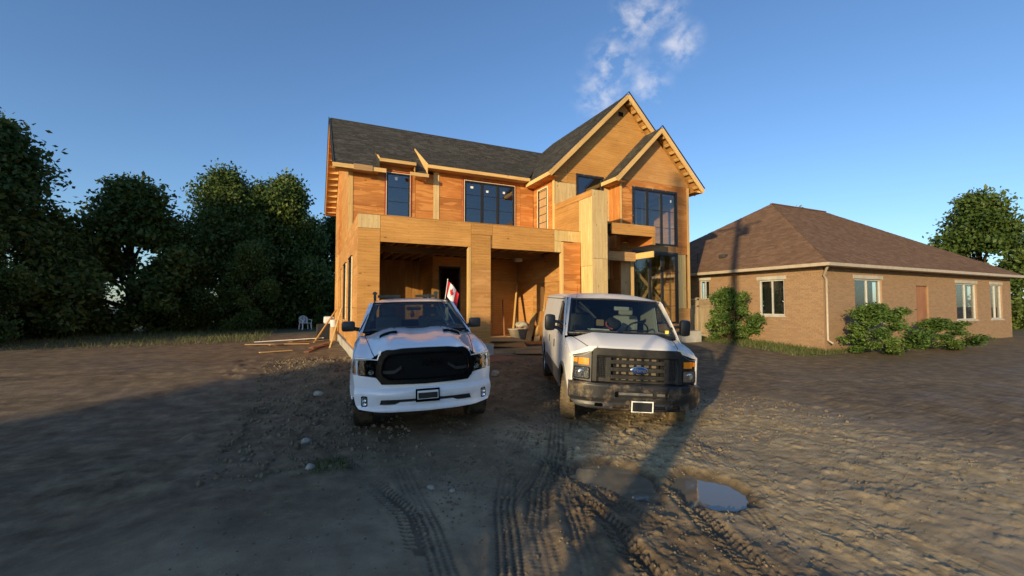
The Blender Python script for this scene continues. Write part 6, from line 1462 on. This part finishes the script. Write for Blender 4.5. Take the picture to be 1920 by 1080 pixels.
# trees and pole across the street behind the viewer (their shade falls over the pickup)
def upstream(q, d):    # q: sideways offset from the sun line through the origin, d: distance towards the sun from y=-7 line
    P = Vector((math.cos(SUN_AZ), -math.sin(SUN_AZ), 0)) * q - Vector((math.sin(SUN_AZ), math.cos(SUN_AZ), 0)) * d; return P.x, P.y
for i, (q_, d_, v_, H_, lb) in enumerate(((5.2, 30, 0, 6.35, 'bushy street tree behind the viewer, second from the pole'), (3.8, 30.5, 1, 7.1, 'bushy street tree behind the viewer, in the middle of the row'),
        (2.3, 30, 2, 7.1, 'bushy street tree behind the viewer, next to last from the pole'), (.9, 31, 0, 5.8, 'bushy street tree behind the viewer, farthest from the pole'), (7.25, 28, 1, 4.95, 'low bushy street tree behind the viewer, nearest the pole'),
        (6.6, 32, 2, 5.3, 'tree of the back row behind the viewer, nearest the pole'), (4.6, 33, 1, 6.9, 'tree of the back row behind the viewer, second from the pole'), (3.0, 33.5, 0, 7.4, 'tree of the back row behind the viewer, third from the pole'))):
    x, y = upstream(q_, d_); place_tree(v_, x, y, H_ / VAR[v_][2], i * 1.7, lb, 'street trees across the road')
for t_ in ((0, 8, -33, .8, .2, 'added unseen tree at the left of the right hand row across the road'), (1, 15.5, -34, .95, 1.3, 'second added tree of the right hand row across the road'), (2, 23, -33, .85, 2.2, 'third added tree of the right hand row across the road'),
           (0, 31, -35, 1.05, 3.1, 'fourth added tree of the right hand row across the road'), (1, 39, -34, 1.1, 4.0, 'fifth added tree of the right hand row across the road'), (2, 48, -36, 1.0, 5.0, 'sixth added tree of the right hand row across the road'), (0, 58, -34, 1.1, .6, 'last added tree of the right hand row across the road')):
    place_tree(*t_, group='unseen trees added across the road on the right')  # unseen row added to darken the bay window reflections
# bush by the fence
bs = empty('bush', (15.45, .35, gz(15.45, .35)), label='bright green leafy bush in front of the wooden fence', cat='bush')
cc = []; rr2 = []
for i in range(26):
    a = i * 2.4; h = (i + .5) / 26; rad = 1.05 * math.sqrt(max(0, 1 - (h - .1) ** 2)) * random.uniform(.3, 1); cc.append((math.cos(a) * rad, math.sin(a) * rad, .15 + 2.0 * h)); rr2.append(random.uniform(.22, .38))
o = bpy.data.objects.new('foliage', leaf_mesh('foliage', cc, rr2, 9000, .055, 5, LEAF_B)); COL.objects.link(o); o.parent = bs
mb = MB()
for i in range(9):
    a = i * .7; mb.tube([(0, 0, -.1), (math.cos(a) * .3, math.sin(a) * .3, .8), (math.cos(a) * .7, math.sin(a) * .7, 1.7)], [.03, .02, .008], 6)
mb.build('stems', BARK, bs, kind='stuff')
bs2 = empty('bush', (17.4, -4.2, gz(17.4, -4.2)), label='rounded green bush at the near corner of the brick bungalow', cat='bush'); o = bpy.data.objects.new('foliage', bpy.data.objects['foliage'].data); COL.objects.link(o); o.parent = bs2; bs2.scale = (1.1, 1.1, .8)
bs3 = empty('bush', (21.8, -4.3, gz(21.8, -4.3)), label='rounded green bush below the bungalow front window', cat='bush'); o = bpy.data.objects.new('foliage', bpy.data.objects['foliage'].data); COL.objects.link(o); o.parent = bs3; bs3.scale = (1.2, 1.0, .55)
# weeds
def weeds(name, x0, x1, y0, y1, n, h, seed, label):
    rs = np.random.RandomState(seed); x = rs.uniform(x0, x1, n); y = rs.uniform(y0, y1, n); z = height(x, y, False); a = rs.uniform(0, 6.28, n); hh = h * rs.uniform(.4, 1.2, n); w = .006 + .006 * rs.rand(n); l = rs.normal(0, .4, (n, 2)) * hh[:, None]
    V = np.stack([np.stack([x - np.cos(a) * w, y - np.sin(a) * w, z - .01], 1), np.stack([x + np.cos(a) * w, y + np.sin(a) * w, z - .01], 1), np.stack([x + l[:, 0], y + l[:, 1], z + hh], 1)], 1).reshape(-1, 3)
    me = bpy.data.meshes.new(name); me.from_pydata(V.tolist(), [], [(3 * i, 3 * i + 1, 3 * i + 2) for i in range(n)]); at = me.attributes.new('rnd', 'FLOAT', 'FACE'); at.data.foreach_set('value', rs.rand(n).astype(np.float32)); me.materials.append(GRASSM)
    o = bpy.data.objects.new(name, me); COL.objects.link(o); tag(o, label, 'grass', kind='stuff')
weeds('grass', 14.2, 19, -3.5, 1.8, 9000, .16, 1, 'scruffy grass growing at the foot of the fence and bush')
weeds('grass', -1.15, -.75, -7.6, -7.1, 260, .05, 2, 'thin tuft of grass in the mud before the pickup')
weeds('grass', -24, -3, 8, 22, 16000, .22, 3, 'rough grass under the dark trees')

# utility pole behind the viewer
up_ = empty('utility_pole', (0, 0, 0), label='wooden utility pole with crossarm and guy wire behind the viewer', cat='utility pole')
bx, by = upstream(8.74, 16.0); q1 = Vector((math.cos(SUN_AZ), -math.sin(SUN_AZ), 0))
up_.location = (bx, by, 0)
top = Vector((0, 0, 13.5))
mb = MB(); mb.tube([(0, 0, -.3), tuple(top * .5), tuple(top)], [.18, .16, .13], 12); mb.build('pole', W_LUM2, up_, smooth=60)
mb = MB(); mb.bar(top * .93 - q1 * 1.1, top * .93 + q1 * 1.1, .10, .12); mb.build('crossarm', W_LUM2, up_)
for k in (-1, -.4, .4, 1):
    mb = MB(); mb.lathe([(0, .03), (.04, .05), (.10, .04), (.14, .01)], 10, 'z', c=top * .93 + q1 * k + Vector((0, 0, .06))); mb.build('insulator', STEEL, up_)
mb = MB(); mb.tube([top * .72 - q1 * .10, Vector((math.sin(SUN_AZ), math.cos(SUN_AZ), 0)) * 2.2 - q1 * .62], .022, 6); mb.build('guy_wire', STEEL, up_)
mb = MB(); mb.lathe([(0, .001), (0, .22), (.75, .22), (.80, .001)], 18, 'z', c=top * .86 + q1 * .36); mb.build('transformer', GALV, up_, smooth=50)
lx, ly = upstream(6.75, 46.0)
lp = empty('tall_pole', (lx, ly, 0), label='tall plain wooden pole far across the road behind the viewer', cat='utility pole')
mb = MB(); mb.tube([(0, 0, -.3), (0, 0, 9), (0, 0, 18.2)], [.26, .24, .20], 12); mb.build('pole', W_LUM2, lp, smooth=60)
mb = MB(); mb.bar(Vector((0, 0, 17)) - q1 * .7, Vector((0, 0, 17)) + q1 * .7, .12, .14); mb.build('crossarm', W_LUM2, lp)
# road behind the viewer, and sidewalks
ASPH = plain('asphalt', (.05, .05, .05), .9, noise_amt=.2, nscale=40, bumpy=.3)
o = MB().box(-60, 60, -26.5, -18.5, .0, .06).build('road', ASPH, kind='structure')
